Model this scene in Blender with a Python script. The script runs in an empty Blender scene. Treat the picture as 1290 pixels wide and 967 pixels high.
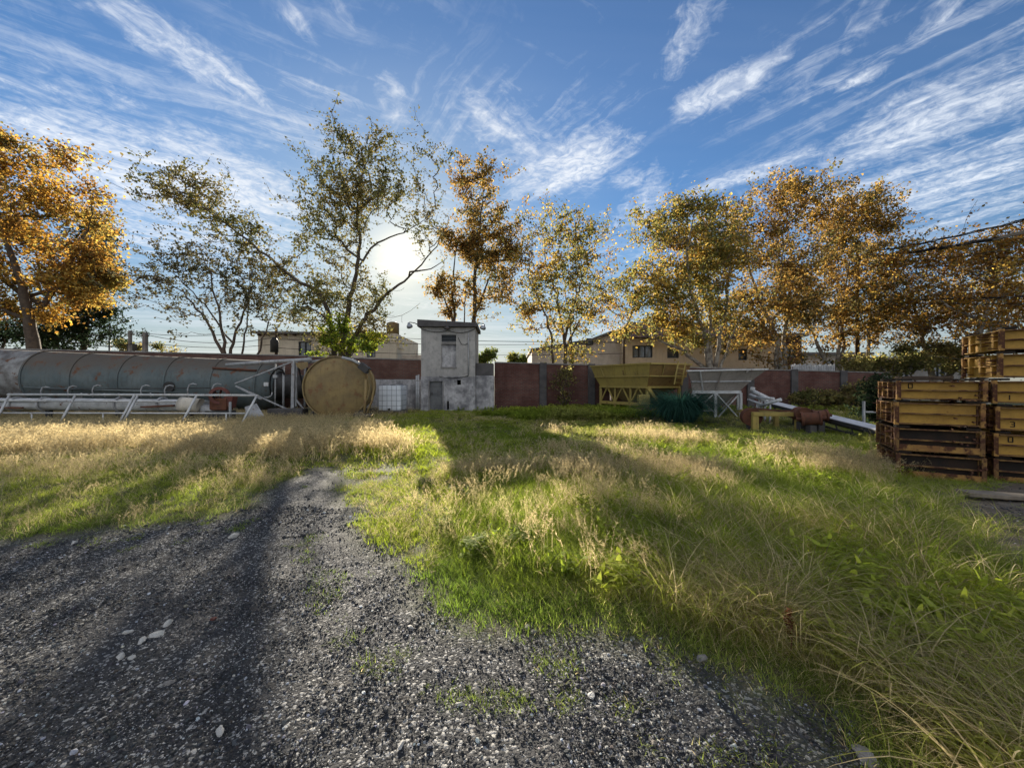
import bpy, bmesh, math, random
import numpy as np
from mathutils import Vector, Matrix

random.seed(7)
rng = np.random.default_rng(11)
R = math.radians
sc = bpy.context.scene
COL = sc.collection

# ---------------------------------------------------------------- camera, sky, sun, exposure
F, CX, CY, EYE = 485.0, 645.0, 482.0, 1.6
cam_d = bpy.data.cameras.new('camera'); cam = bpy.data.objects.new('camera', cam_d); COL.objects.link(cam)
cam.location = (0, 0, EYE); cam.rotation_euler = (R(90), 0, 0)
cam_d.sensor_width = 36.0; cam_d.lens = 36.0 * F / 1290.0
cam_d.shift_y = -(CY - 483.5) / 1290.0 * -1.0
cam_d.clip_start = 0.05; cam_d.clip_end = 3000
sc.camera = cam
sc.render.engine = 'CYCLES'
sc.cycles.use_denoising = True
try:
    sc.cycles.denoiser = 'OPENIMAGEDENOISE'
except Exception:
    pass
sc.cycles.max_bounces = 5; sc.cycles.diffuse_bounces = 3; sc.cycles.glossy_bounces = 2
sc.cycles.use_adaptive_sampling = True; sc.cycles.adaptive_threshold = .025
sc.cycles.transmission_bounces = 5; sc.cycles.transparent_max_bounces = 8
sc.cycles.sample_clamp_indirect = 4.0
sc.view_settings.view_transform = 'Standard'; sc.view_settings.look = 'None'
sc.view_settings.gamma = 1.0; sc.view_settings.use_curve_mapping = False
sc.view_settings.exposure = 1.65

SUN_EL = math.atan2((CY - 322.0) / F, math.hypot(1.0, (507.0 - CX) / F))
SUN_AZ = math.atan2((507.0 - CX) / F, 1.0)            # from +Y towards +X
SUN_DIR = Vector((math.sin(SUN_AZ) * math.cos(SUN_EL), math.cos(SUN_AZ) * math.cos(SUN_EL), math.sin(SUN_EL)))
sun_d = bpy.data.lights.new('sun', 'SUN'); sun = bpy.data.objects.new('sun', sun_d); COL.objects.link(sun)
sun_d.energy = 5.0; sun_d.angle = R(0.5); sun_d.color = (1.0, 0.90, 0.74)
sun.rotation_euler = (-SUN_DIR).to_track_quat('-Z', 'Y').to_euler(); sun.location = (0, 0, 60)

class NT:
    """tiny node-tree helper"""
    def __init__(s, t):
        s.t = t; t.nodes.clear()
    def n(s, typ, ins=None, **kw):
        nd = s.t.nodes.new(typ)
        for k, v in kw.items(): setattr(nd, k, v)
        for k, v in (ins or {}).items(): s.set(nd, k, v)
        return nd
    def set(s, nd, k, v):
        sock = nd.inputs[k]
        if isinstance(v, bpy.types.NodeSocket): s.t.links.new(v, sock)
        elif isinstance(v, bpy.types.Node): s.t.links.new(v.outputs[0], sock)
        else:
            if isinstance(v, (tuple, list)) and len(v) == 3 and sock.type == 'RGBA': v = (*v, 1)
            sock.default_value = v
    def math(s, op, a, b=None, c=None, clamp=False):
        nd = s.t.nodes.new('ShaderNodeMath'); nd.operation = op; nd.use_clamp = clamp
        for i, v in enumerate((a, b, c)):
            if v is not None: s.set(nd, i, v)
        return nd.outputs[0]
    def vmath(s, op, a, b=None, out=0, **kw):
        nd = s.t.nodes.new('ShaderNodeVectorMath'); nd.operation = op
        s.set(nd, 0, a)
        if b is not None: s.set(nd, 1, b)
        if 'scale' in kw: s.set(nd, 'Scale', kw['scale'])
        return nd.outputs[out]
    def ramp(s, fac, lo, hi, a=0.0, b=1.0, smooth=True):
        nd = s.t.nodes.new('ShaderNodeMapRange'); nd.interpolation_type = 'SMOOTHSTEP' if smooth else 'LINEAR'
        s.set(nd, 0, fac)
        for i, v in ((1, lo), (2, hi), (3, a), (4, b)): s.set(nd, i, v)
        return nd.outputs[0]
    def mix(s, f, a, b, blend='MIX'):
        nd = s.t.nodes.new('ShaderNodeMix'); nd.data_type = 'RGBA'; nd.blend_type = blend; nd.clamp_factor = True
        s.set(nd, 0, f); s.set(nd, 6, a); s.set(nd, 7, b)
        return nd.outputs[2]
    def noise(s, vec, scale, detail=4, rough=0.55, dist=0.0, out=0):
        nd = s.n('ShaderNodeTexNoise', {'Vector': vec, 'Scale': scale, 'Detail': detail, 'Roughness': rough, 'Distortion': dist})
        return nd.outputs[out]
    def mapping(s, vec, loc=(0, 0, 0), rot=(0, 0, 0), scale=(1, 1, 1)):
        return s.n('ShaderNodeMapping', {'Vector': vec, 'Location': loc, 'Rotation': rot, 'Scale': scale}).outputs[0]

def uv_of(px, py):
    return Vector(((px - CX) / (CY - py), F / (CY - py)))

world = bpy.data.worlds.new('World'); sc.world = world; world.use_nodes = True
def build_world():
    w = NT(world.node_tree)
    tc = w.n('ShaderNodeTexCoord').outputs['Generated']
    sky = w.n('ShaderNodeTexSky'); sky.sky_type = 'NISHITA'; sky.sun_disc = False
    sky.sun_elevation = SUN_EL; sky.sun_rotation = SUN_AZ
    sky.air_density = 1.0; sky.dust_density = 0.35; sky.ozone_density = 1.6; sky.altitude = 100
    sep = w.n('ShaderNodeSeparateXYZ', {0: tc})
    dz = w.math('MAXIMUM', sep.outputs[2], 0.02)
    u = w.math('DIVIDE', sep.outputs[0], dz); v = w.math('DIVIDE', sep.outputs[1], dz)
    uv = w.n('ShaderNodeCombineXYZ', {0: u, 1: v, 2: 0.0}).outputs[0]
    # angle to the sun
    ca = w.vmath('DOT_PRODUCT', tc, tuple(SUN_DIR), out=1)
    ang = w.math('ARCCOSINE', w.math('MINIMUM', ca, 1.0))
    # cirrus: flat high layer, each bank = (end A px, end B px, half-width px, strength, fibre angle, edge)
    banks = [((60, -40), (345, 150), 26, 1.0, 0), ((-60, 95), (240, 165), 30, .75, 0), ((-120, 135), (400, 285), 50, 1.1, 0),
             ((-60, 220), (420, 330), 55, .9, 0), ((60, 300), (420, 372), 40, .55, 0),
             ((340, -10), (420, 70), 15, .9, 0), ((415, -25), (455, 50), 12, .7, 0),
             ((488, 95), (500, 165), 24, .8, 0), ((585, 115), (700, 225), 42, .98, 12), ((655, 250), (775, 175), 34, 1.12, 8),
             ((690, 95), (712, 150), 8, .6, 0), ((775, 190), (815, 170), 14, .8, 0), ((765, 300), (850, 215), 26, .8, 10), ((768, 240), (815, 215), 14, .7, 0),
             ((905, -30), (838, 115), 34, .75, 0), ((852, 150), (990, 65), 22, 1.0, 10), ((1050, 115), (1128, 75), 13, .9, 6),
             ((1120, -40), (1075, 60), 30, .6, 0), ((1225, -30), (1150, 55), 30, .6, 0),
             ((870, 245), (1110, 170), 15, .9, 0), ((1040, 215), (1420, 60), 48, .95, 5), ((980, 280), (1400, 165), 46, .92, 0),
             ((1100, 300), (1420, 225), 42, .75, 0), ((760, 330), (830, 300), 22, .7, 0), ((600, -60), (550, 40), 10, .3, 0)]
    wob = w.noise(uv, 2.3, 3, .6, 0, out=1)
    uvw = w.vmath('ADD', uv, w.vmath('SCALE', w.vmath('SUBTRACT', wob, (.5, .5, .5)), scale=.14))
    fine = w.noise(uv, 12.0, 5, .68, .9)
    # banks that run the same way share one fibre texture
    info = []
    for (A, B, hw, st, rot) in banks:
        a, b = uv_of(*A), uv_of(*B); c = (a + b) / 2; d = b - a; L = d.length / 2; th = math.atan2(d.y, d.x) % math.pi
        m = ((A[0] + B[0]) / 2, (A[1] + B[1]) / 2); pd = Vector((B[0] - A[0], B[1] - A[1])).normalized(); pn = Vector((-pd.y, pd.x)) * hw
        e = uv_of(m[0] + pn.x, m[1] + pn.y) - uv_of(*m); nrm = Vector((-math.sin(th), math.cos(th))); info.append((c, L, max(abs(e.dot(nrm)), .02), th, st))
    info.sort(key=lambda q: q[3]); groups = [[]]
    for q in info:
        if groups[-1] and q[3] - groups[-1][0][3] > R(34): groups.append([])
        groups[-1].append(q)
    dens = None
    for gi, grp in enumerate(groups):
        th = sum(q[3] for q in grp) / len(grp)
        fl = w.n('ShaderNodeMapping', {'Vector': uvw, 'Rotation': (0, 0, -th), 'Location': (gi * 3.1, gi * 1.7, 0), 'Scale': (1, 1, 1)}).outputs[0]
        fl = w.vmath('MULTIPLY', fl, (1.3, 6.5, 1.0))
        fib = w.noise(fl, 1.0, 5, .62, .5)
        val = w.math('ADD', w.math('MULTIPLY', fib, .64), w.math('MULTIPLY', fine, .44))
        mask = None
        for (c, L, W, t_, st) in grp:
            loc = w.n('ShaderNodeMapping', {'Vector': uvw, 'Location': (c.x, c.y, 0), 'Rotation': (0, 0, t_)}, vector_type='TEXTURE').outputs[0]
            r = w.vmath('LENGTH', w.vmath('MULTIPLY', loc, (1 / L, 1 / W, 0)), out=1)
            mk = w.ramp(r, 0.25, 2.1, st, 0.0)
            mask = mk if mask is None else w.math('MAXIMUM', mask, mk)
        thr = w.math('SUBTRACT', .78, w.math('MULTIPLY', mask, .46))
        dn = w.math('MULTIPLY', w.ramp(w.math('SUBTRACT', val, thr), -.02, .38), w.ramp(mask, 0, .45))
        dens = dn if dens is None else w.math('MAXIMUM', dens, dn)
    dens = w.math('MULTIPLY', dens, w.ramp(w.noise(w.vmath('ADD', uvw, w.vmath('SCALE', wob, scale=.25)), 26.0, 4, .6, .4), .32, .62, .52, 1.0))
    # faint cirrus everywhere, in two directions
    for rz, lo in ((R(58), (4, 2, 0)), (R(-32), (1, 7, 0))):
        q = w.vmath('MULTIPLY', w.n('ShaderNodeMapping', {'Vector': uvw, 'Rotation': (0, 0, rz), 'Location': lo}).outputs[0], (.7, 5.5, 1.0))
        nz = w.math('ADD', w.math('MULTIPLY', w.noise(q, 1.0, 5, .68, .8), .75), w.math('MULTIPLY', fine, .3))
        big = w.ramp(w.noise(w.vmath('ADD', uv, lo), .9, 2, .5), .42, .62)
        dens = w.math('MAXIMUM', dens, w.math('MULTIPLY', w.math('MULTIPLY', w.ramp(nz, .48, .80), big), .75))
    # thin general veil low over the horizon
    hv = w.noise(w.mapping(uv, scale=(.10, .9, 1)), 1.2, 5, .6, .4)
    veil = w.math('MULTIPLY', w.ramp(hv, .42, .75), w.ramp(sep.outputs[2], .10, .42, .55, .06))
    dens = w.math('MAXIMUM', dens, veil)
    dens = w.math('MULTIPLY', dens, w.ramp(sep.outputs[2], .0, .06))
    dens = w.math('MULTIPLY', dens, .93)
    # unseen bright cloud field added as fill light in the sky behind the camera
    bk = w.math('MULTIPLY', w.ramp(sep.outputs[1], -.05, -.35), w.ramp(w.noise(uv, .8, 4, .6), .38, .58))
    near = w.math('EXPONENT', w.math('MULTIPLY', ang, -3.2))
    cl = w.mix(near, (3.7, 3.95, 4.3), (4.1, 4.0, 3.85))
    gm = w.vmath('MULTIPLY', w.n('ShaderNodeGamma', {0: sky.outputs[0], 1: 1.42}).outputs[0], (.31, .39, .43))
    lum = w.n('ShaderNodeRGBToBW', {0: gm}).outputs[0]
    hsv = w.vmath('SCALE', gm, scale=w.math('DIVIDE', 1.0, w.math('ADD', 1.0, w.math('DIVIDE', lum, 3.2))))
    lum2 = w.n('ShaderNodeRGBToBW', {0: hsv}).outputs[0]
    hz = w.vmath('SCALE', (1.0, 1.0, 1.07), scale=lum2)
    hsv = w.mix(w.ramp(sep.outputs[2], .0, .34, .62, .0), hsv, hz)
    col = w.mix(dens, hsv, cl)
    col = w.mix(bk, col, (5.6, 5.75, 6.0))
    # solar disc with its bright forward-scattering aureole
    disc = w.math('MULTIPLY', w.math('EXPONENT', w.math('MULTIPLY', w.math('POWER', w.math('DIVIDE', ang, .0095), 2.0), -1.0)), 700.0)
    aur = w.math('ADD', w.math('MULTIPLY', w.math('EXPONENT', w.math('MULTIPLY', ang, -26.0)), 4.6), w.math('MULTIPLY', w.math('EXPONENT', w.math('MULTIPLY', ang, -9.0)), .9))
    glow = w.vmath('SCALE', (1.0, .78, .45), scale=w.math('ADD', disc, aur))
    col = w.vmath('ADD', col, glow)
    bg = w.n('ShaderNodeBackground', {'Color': col, 'Strength': 0.08})
    w.n('ShaderNodeOutputWorld', {0: bg.outputs[0]})
    world.cycles.sampling_method = 'MANUAL'; world.cycles.sample_map_resolution = 1024
build_world()

# ---------------------------------------------------------------- helpers
def at(px, py, Y):
    return Vector(((px - CX) * Y / F, Y, EYE + (CY - py) * Y / F))
def sstep(a, b, x):
    t = np.clip((np.asarray(x, float) - a) / (b - a), 0, 1); return t * t * (3 - 2 * t)

class MB:
    def __init__(s):
        s.v = []; s.f = []; s.uvs = None; s.sm = []
    def add(s, vs, fs, smooth=False):
        o = len(s.v); s.v += [tuple(p) for p in vs]; s.f += [tuple(i + o for i in f) for f in fs]; s.sm += [smooth] * len(fs); return s
    def box(s, x0, x1, y0, y1, z0, z1, M=None):
        vs = [Vector((x, y, z)) for z in (z0, z1) for y in (y0, y1) for x in (x0, x1)]
        if M: vs = [M @ p for p in vs]
        return s.add(vs, [(0, 2, 3, 1), (4, 5, 7, 6), (0, 1, 5, 4), (2, 6, 7, 3), (0, 4, 6, 2), (1, 3, 7, 5)])
    def bar(s, p, q, w=.05, h=None, up=Vector((0, 0, 1))):
        p, q = Vector(p), Vector(q); h = h or w; d = (q - p); L = d.length; d.normalize()
        if abs(d.dot(up)) > .98: up = Vector((0, 1, 0))
        x = d.cross(up).normalized(); z = x.cross(d)
        vs = [b + x * (i * w / 2) + z * (j * h / 2) for b in (p, q) for i, j in ((-1, -1), (1, -1), (1, 1), (-1, 1))]
        return s.add(vs, [(3, 2, 1, 0), (4, 5, 6, 7), (0, 1, 5, 4), (1, 2, 6, 5), (2, 3, 7, 6), (3, 0, 4, 7)])
    def tube(s, pts, r, n=8, caps=True, smooth=True):
        pts = [Vector(p) for p in pts]; rs = r if isinstance(r, (list, tuple)) else [r] * len(pts)
        vs = []; fs = []; prev = None
        for i, p in enumerate(pts):
            d = (pts[min(i + 1, len(pts) - 1)] - pts[max(i - 1, 0)])
            if d.length < 1e-6: d = Vector((0, 0, 1))
            d.normalize()
            if prev is None:
                a = Vector((0, 0, 1)) if abs(d.z) < .9 else Vector((1, 0, 0)); x = d.cross(a).normalized()
            else:
                x = (prev - d * prev.dot(d)); x = x.normalized() if x.length > 1e-6 else d.orthogonal().normalized()
            prev = x; y = d.cross(x)
            for k in range(n):
                t = 2 * math.pi * k / n; vs.append(p + (x * math.cos(t) + y * math.sin(t)) * rs[i])
        for i in range(len(pts) - 1):
            for k in range(n):
                fs.append((i * n + k, i * n + (k + 1) % n, (i + 1) * n + (k + 1) % n, (i + 1) * n + k))
        s.add(vs, fs, smooth)
        if caps:
            o = len(s.v) - len(vs)
            s.f.append(tuple(o + k for k in range(n))[::-1]); s.f.append(tuple(o + (len(pts) - 1) * n + k for k in range(n))); s.sm += [False, False]
        return s
    def lathe(s, prof, M=None, n=32, smooth=True):
        """prof: (r, z) list about local z"""
        vs = []; fs = []
        for r, z in prof:
            for k in range(n):
                t = 2 * math.pi * k / n; p = Vector((r * math.cos(t), r * math.sin(t), z)); vs.append(M @ p if M else p)
        for i in range(len(prof) - 1):
            for k in range(n):
                fs.append((i * n + k, i * n + (k + 1) % n, (i + 1) * n + (k + 1) % n, (i + 1) * n + k))
        s.add(vs, fs, smooth)
        return s
    def prism(s, poly, d, M=None):
        """poly in x,z plane, extruded along +y by d"""
        n = len(poly); vs = [Vector((x, y, z)) for y in (0, d) for x, z in poly]
        if M: vs = [M @ p for p in vs]
        return s.add(vs, [tuple(range(n)), tuple(range(2 * n - 1, n - 1, -1))] + [(i, i + n, (i + 1) % n + n, (i + 1) % n) for i in range(n)])
    def hull(s, a, b):
        """skin two equal rings (closed, capped)"""
        n = len(a); return s.add(list(a) + list(b), [tuple(range(n))[::-1], tuple(range(n, 2 * n))] + [(i, (i + 1) % n, (i + 1) % n + n, i + n) for i in range(n)])
    def grid_wall(s, x0, x1, z0, z1, y0, y1, holes):
        """wall slab in the x,z plane between y0 and y1 with real openings"""
        xs = sorted({x0, x1, *[h[0] for h in holes], *[h[1] for h in holes]}); zs = sorted({z0, z1, *[h[2] for h in holes], *[h[3] for h in holes]})
        for i in range(len(xs) - 1):
            run = None
            for j in range(len(zs) - 1):
                cx, cz = (xs[i] + xs[i + 1]) / 2, (zs[j] + zs[j + 1]) / 2
                solid = not any(h[0] < cx < h[1] and h[2] < cz < h[3] for h in holes)
                if solid and run is None: run = zs[j]
                if (not solid) and run is not None: s.box(xs[i], xs[i + 1], y0, y1, run, zs[j]); run = None
            if run is not None: s.box(xs[i], xs[i + 1], y0, y1, run, zs[-1])
        return s
    def build(s, name, m, parent=None, bevel=0, loc=None):
        me = bpy.data.meshes.new(name); me.from_pydata(s.v, [], s.f); me.update()
        me.polygons.foreach_set('use_smooth', s.sm)
        if m: me.materials.append(m)
        o = bpy.data.objects.new(name, me); COL.objects.link(o)
        if parent: o.parent = parent
        if loc: o.location = loc
        if bevel:
            b = o.modifiers.new('edge', 'BEVEL'); b.width = bevel; b.segments = 2; b.limit_method = 'ANGLE'; b.angle_limit = R(40)
        return o

def tag(o, label=None, cat=None, group=None, kind=None):
    if label: o['label'] = label
    if cat: o['category'] = cat
    if group: o['group'] = group
    if kind: o['kind'] = kind
    return o
def thing(name, label, cat, loc=(0, 0, 0), rz=0, group=None):
    o = bpy.data.objects.new(name, None); COL.objects.link(o); o.location = loc; o.rotation_euler = (0, 0, rz)
    o.empty_display_size = .2
    return tag(o, label, cat, group)
def dup(root, loc, rz=None, label=None):
    r = root.copy(); COL.objects.link(r); r.location = loc
    if rz is not None: r.rotation_euler = (0, 0, rz)
    if label: r['label'] = label
    for ch in list(root.children):
        c = ch.copy(); COL.objects.link(c); c.parent = r
        for g in ch.children:
            d = g.copy(); COL.objects.link(d); d.parent = c
    return r

# ---------------------------------------------------------------- materials
def new_mat(name):
    m = bpy.data.materials.new(name); m.use_nodes = True
    return m, NT(m.node_tree)
def out_bsdf(w, col, rough, bump=None, metal=0.0, dist=.02, strength=.5, spec=.3):
    b = w.n('ShaderNodeBsdfPrincipled', {'Base Color': col, 'Roughness': rough, 'Metallic': metal})
    b.inputs['Specular IOR Level'].default_value = spec
    if bump is not None:
        bp = w.n('ShaderNodeBump', {'Height': bump, 'Strength': strength, 'Distance': dist}); w.set(b, 'Normal', bp.outputs[0])
    w.n('ShaderNodeOutputMaterial', {0: b.outputs[0]})
def weathered(name, c1, c2, topdirt=None, rust=0.0, rough=.6, scale=1.6, rustcol=(.075, .033, .017), streak=.4, dirt=(.05, .042, .035), dirtamt=.25, metal=0.0, bump=.35, grain=40):
    m, w = new_mat(name)
    oc = w.n('ShaderNodeTexCoord').outputs['Object']
    a = w.noise(oc, scale, 6, .6)
    col = w.mix(w.ramp(a, .35, .68), c1, c2)
    st = w.noise(w.mapping(oc, scale=(5, 5, .35)), 2.2, 5, .6)
    col = w.mix(w.math('MULTIPLY', w.ramp(st, .5, .78), streak), col, dirt)
    fd = w.noise(w.mapping(oc, loc=(3, 1, 7)), scale * 4.3, 5, .65)
    col = w.mix(w.math('MULTIPLY', w.ramp(fd, .45, .75), dirtamt), col, dirt)
    if topdirt:
        zz = w.math('ADD', w.n('ShaderNodeSeparateXYZ', {0: oc}).outputs[2], w.math('MULTIPLY', a, 1.3))
        col = w.mix(w.math('MULTIPLY', w.ramp(zz, topdirt - .35, topdirt + .45), .85), col, (.085, .066, .05))
    rn = w.noise(w.mapping(oc, loc=(9, 2, 4)), scale * 2.1, 8, .68)
    if rust > 0:
        rm = w.ramp(rn, .72 - rust * .42, .80 - rust * .38)
        rc = w.mix(w.noise(oc, grain * .4, 3, .6), rustcol, tuple(x * 2.0 for x in rustcol))
        col = w.mix(rm, col, rc)
        rg = w.ramp(rm, 0, 1, rough, .9)
    else: rg = rough
    g = w.noise(oc, grain, 4, .6)
    bh = w.math('ADD', w.math('MULTIPLY', g, .4), rn)
    out_bsdf(w, col, rg, bh, metal, dist=.012, strength=bump)
    return m
def brick_mat(name, c1, c2, mortar, scale=1.0):
    m, w = new_mat(name)
    oc = w.n('ShaderNodeTexCoord').outputs['Object']; sp = w.n('ShaderNodeSeparateXYZ', {0: oc})
    uv = w.n('ShaderNodeCombineXYZ', {0: sp.outputs[0], 1: sp.outputs[2], 2: 0.0}).outputs[0]
    br = w.n('ShaderNodeTexBrick', {'Vector': uv, 'Color1': c1, 'Color2': c2, 'Mortar': mortar, 'Scale': 1.0 / scale, 'Mortar Size': .012, 'Brick Width': .24, 'Row Height': .075, 'Bias': -.2})
    n1 = w.noise(oc, 1.1, 6, .65); n2 = w.noise(oc, 7, 5, .6)
    col = w.mix(w.math('MULTIPLY', w.ramp(n1, .35, .65), .75), br.outputs[0], tuple(x * .45 for x in c1))
    col = w.mix(w.math('MULTIPLY', w.ramp(n2, .55, .8), .35), col, (.16, .12, .10))
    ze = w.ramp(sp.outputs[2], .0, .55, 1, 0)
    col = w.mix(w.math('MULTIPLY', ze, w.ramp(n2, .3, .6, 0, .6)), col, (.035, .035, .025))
    out_bsdf(w, col, .9, w.math('ADD', br.outputs[1], w.math('MULTIPLY', n2, -.5)), dist=-.01, strength=.6, spec=.2)
    return m
def leaf_mat(name, trans=.45, rough=.5, attr='leafcol'):
    m, w = new_mat(name)
    col = w.n('ShaderNodeAttribute', attribute_name=attr).outputs[0]
    b = w.n('ShaderNodeBsdfPrincipled', {'Base Color': col, 'Roughness': rough}); b.inputs['Specular IOR Level'].default_value = 0.0
    tcol = w.n('ShaderNodeHueSaturation', {'Color': col, 'Saturation': 1.1, 'Value': 1.85}).outputs[0]
    t = w.n('ShaderNodeBsdfTranslucent', {'Color': tcol})
    mx = w.n('ShaderNodeMixShader', {0: trans, 1: b.outputs[0], 2: t.outputs[0]})
    w.n('ShaderNodeOutputMaterial', {0: mx.outputs[0]})
    return m
def grass_mat(name, trans=.55):
    m, w = new_mat(name)
    tint = w.n('ShaderNodeAttribute', attribute_name='tint', attribute_type='INSTANCER').outputs[0]
    dry = w.n('ShaderNodeAttribute', attribute_name='dry', attribute_type='INSTANCER').outputs[2]
    bl = w.n('ShaderNodeAttribute', attribute_name='blade').outputs[0]
    sp = w.n('ShaderNodeSeparateColor', {0: bl})
    isdry = w.ramp(w.math('SUBTRACT', sp.outputs[0], w.math('SUBTRACT', 1.0, dry)), -.06, .06)
    straw = w.mix(sp.outputs[1], (.30, .24, .13), (.50, .415, .245))
    col = w.mix(isdry, tint, straw)
    col = w.mix(sp.outputs[2], col, w.n('ShaderNodeRGB').outputs[0]) if False else col
    col = w.vmath('SCALE', col, scale=w.math('ADD', .65, w.math('MULTIPLY', sp.outputs[1], .7)))
    b = w.n('ShaderNodeBsdfPrincipled', {'Base Color': col, 'Roughness': .7}); b.inputs['Specular IOR Level'].default_value = .06
    tcol = w.n('ShaderNodeHueSaturation', {'Color': col, 'Saturation': 1.08, 'Value': 1.7}).outputs[0]
    t = w.n('ShaderNodeBsdfTranslucent', {'Color': tcol})
    mx = w.n('ShaderNodeMixShader', {0: trans, 1: b.outputs[0], 2: t.outputs[0]})
    w.n('ShaderNodeOutputMaterial', {0: mx.outputs[0]})
    return m

M = {}
M['tank'] = weathered('faded_blue_green_paint', (.082, .102, .104), (.13, .152, .15), topdirt=2.75, rust=.36, rough=.8, scale=.9, streak=.55, dirt=(.06, .055, .045), dirtamt=.35)
M['tank_end'] = weathered('peeling_pale_paint', (.24, .235, .225), (.09, .08, .072), rust=.38, scale=2.2, streak=.5)
M['silo_yellow'] = weathered('weathered_ochre_paint', (.235, .165, .065), (.165, .118, .055), rust=.40, rustcol=(.11, .06, .03), scale=1.2, streak=.6, dirt=(.09, .06, .03), dirtamt=.45)
M['hopper_yellow'] = weathered('ochre_hopper_paint', (.31, .235, .06), (.25, .185, .055), rust=.24, scale=1.1, streak=.45, dirt=(.12, .085, .03), dirtamt=.3)
M['hopper_shade_side'] = weathered('shade_darkened_ochre_paint', (.20, .125, .035), (.15, .09, .03), rust=.35, scale=1.3, streak=.6, dirt=(.08, .05, .025), dirtamt=.4)  # rust and dirt over ochre darkened to paint the end face's shade
M['hopper_grey'] = weathered('grey_hopper_paint', (.31, .275, .24), (.23, .205, .18), rust=.2, scale=1.3, streak=.5, dirt=(.10, .075, .055), dirtamt=.3)
M['white_steel'] = weathered('chalky_white_paint', (.50, .50, .49), (.34, .34, .33), rust=.30, scale=2.5, streak=.4, dirt=(.2, .16, .12))
M['pale_steel'] = weathered('pale_grey_steel', (.36, .36, .36), (.24, .24, .24), rust=.32, scale=2.5, streak=.4)
M['dark_steel'] = weathered('dark_grimy_steel', (.05, .048, .046), (.028, .026, .025), rust=.25, scale=3)
M['rust'] = weathered('rusted_steel', (.13, .05, .028), (.07, .03, .02), rust=.5, rough=.9, scale=4)
M['red_rust'] = weathered('faded_red_oxide_paint', (.13, .04, .03), (.09, .032, .026), rust=.4, scale=3)
M['mould_yellow'] = weathered('chipped_yellow_paint', (.44, .25, .042), (.36, .195, .032), rust=.30, rough=.55, scale=3.0, streak=.35, dirt=(.12, .065, .022), dirtamt=.35, rustcol=(.07, .025, .012))
M['mould_worn'] = weathered('worn_rusty_yellow_paint', (.36, .20, .05), (.20, .09, .03), rust=.62, rough=.8, scale=3.5, streak=.6, rustcol=(.05, .02, .01))
M['mould_edge'] = weathered('rusted_flange_edge', (.11, .052, .026), (.25, .145, .04), rust=.6, rough=.9, scale=6, streak=.3, rustcol=(.04, .016, .009))
M['mould_dark'] = weathered('black_oily_steel', (.020, .016, .013), (.035, .022, .015), rust=.3, rough=.95, scale=5, rustcol=(.03, .013, .008), dirt=(.018, .013, .010))
M['plaster'] = weathered('stained_grey_plaster', (.34, .32, .295), (.26, .245, .23), rust=0, rough=.95, scale=1.3, streak=.55, dirt=(.14, .135, .13), dirtamt=.6, bump=.5)
M['plaster_low'] = weathered('damp_grey_render', (.40, .385, .38), (.13, .125, .13), rust=0, rough=.95, scale=1.5, streak=.6, dirt=(.075, .075, .08), dirtamt=.6, bump=.5)
M['concrete_dark'] = weathered('blackened_concrete', (.085, .078, .076), (.05, .047, .047), rust=0, rough=.95, scale=2, streak=.4)
M['concrete'] = weathered('weathered_concrete', (.22, .205, .19), (.15, .14, .13), rust=0, rough=.95, scale=2, streak=.5)
M['door'] = weathered('grey_door_paint', (.12, .12, .12), (.085, .085, .09), rust=.2, scale=2.5)
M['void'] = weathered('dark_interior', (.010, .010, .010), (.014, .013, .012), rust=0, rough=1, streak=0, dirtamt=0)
M['cream'] = weathered('cream_render', (.62, .56, .47), (.52, .47, .39), rust=0, rough=.95, scale=.7, streak=.5, dirt=(.26, .23, .19), dirtamt=.3)
M['beige'] = weathered('beige_render', (.58, .48, .36), (.50, .41, .31), rust=0, rough=.95, scale=.6, streak=.35, dirt=(.25, .2, .15), dirtamt=.25)
M['pinkgrey'] = weathered('pale_grey_gable_render', (.56, .50, .44), (.46, .41, .36), rust=0, rough=.95, scale=.6, streak=.5, dirt=(.26, .22, .19), dirtamt=.35)
M['roof'] = weathered('dark_roof_tiles', (.15, .085, .06), (.10, .06, .045), rust=0, rough=.9, scale=2.5)
M['roof_sheet'] = weathered('grey_roof_sheet', (.16, .155, .15), (.11, .105, .10), rust=.15, rough=.7, scale=2)
M['timber'] = weathered('dark_timber', (.10, .065, .04), (.06, .04, .028), rust=0, rough=.9, scale=4)
M['frame'] = weathered('dark_window_frame', (.05, .055, .06), (.035, .04, .045), rust=0, rough=.5)
M['rubber'] = weathered('black_cable', (.014, .014, .015), (.010, .010, .010), rust=0, rough=1.0, streak=0, dirtamt=0)
M['belt'] = weathered('pale_canvas_cover', (.50, .50, .52), (.40, .40, .42), rust=0, rough=.85, scale=1.5, streak=.3, dirt=(.2, .19, .18))
M['pallet'] = weathered('grey_pallet_wood', (.20, .165, .125), (.13, .105, .08), rust=0, rough=.95, scale=4)
M['galv'] = weathered('galvanised_tube', (.30, .31, .33), (.22, .23, .25), rust=0, rough=.4, scale=4, metal=.6)
M['bark'] = weathered('dark_bark', (.10, .075, .055), (.055, .043, .034), rust=0, rough=.95, scale=5, bump=.8, grain=25)
M['bark_pale'] = weathered('mottled_plane_bark', (.30, .265, .215), (.085, .068, .052), rust=0, rough=.9, scale=4.5, bump=.5, grain=25)
M['brick'] = brick_mat('red_brick', (.125, .048, .036), (.08, .034, .028), (.10, .082, .072))
M['brick_old'] = brick_mat('brown_brick', (.15, .068, .048), (.10, .046, .035), (.10, .088, .078))
M['leaf'] = leaf_mat('autumn_leaves', .5)
M['leaf_thin'] = leaf_mat('dull_leaves', .22)
M['leaf_dark'] = leaf_mat('evergreen_leaves', .25)
M['leaf_weed'] = leaf_mat('weed_leaves', .45)
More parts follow.
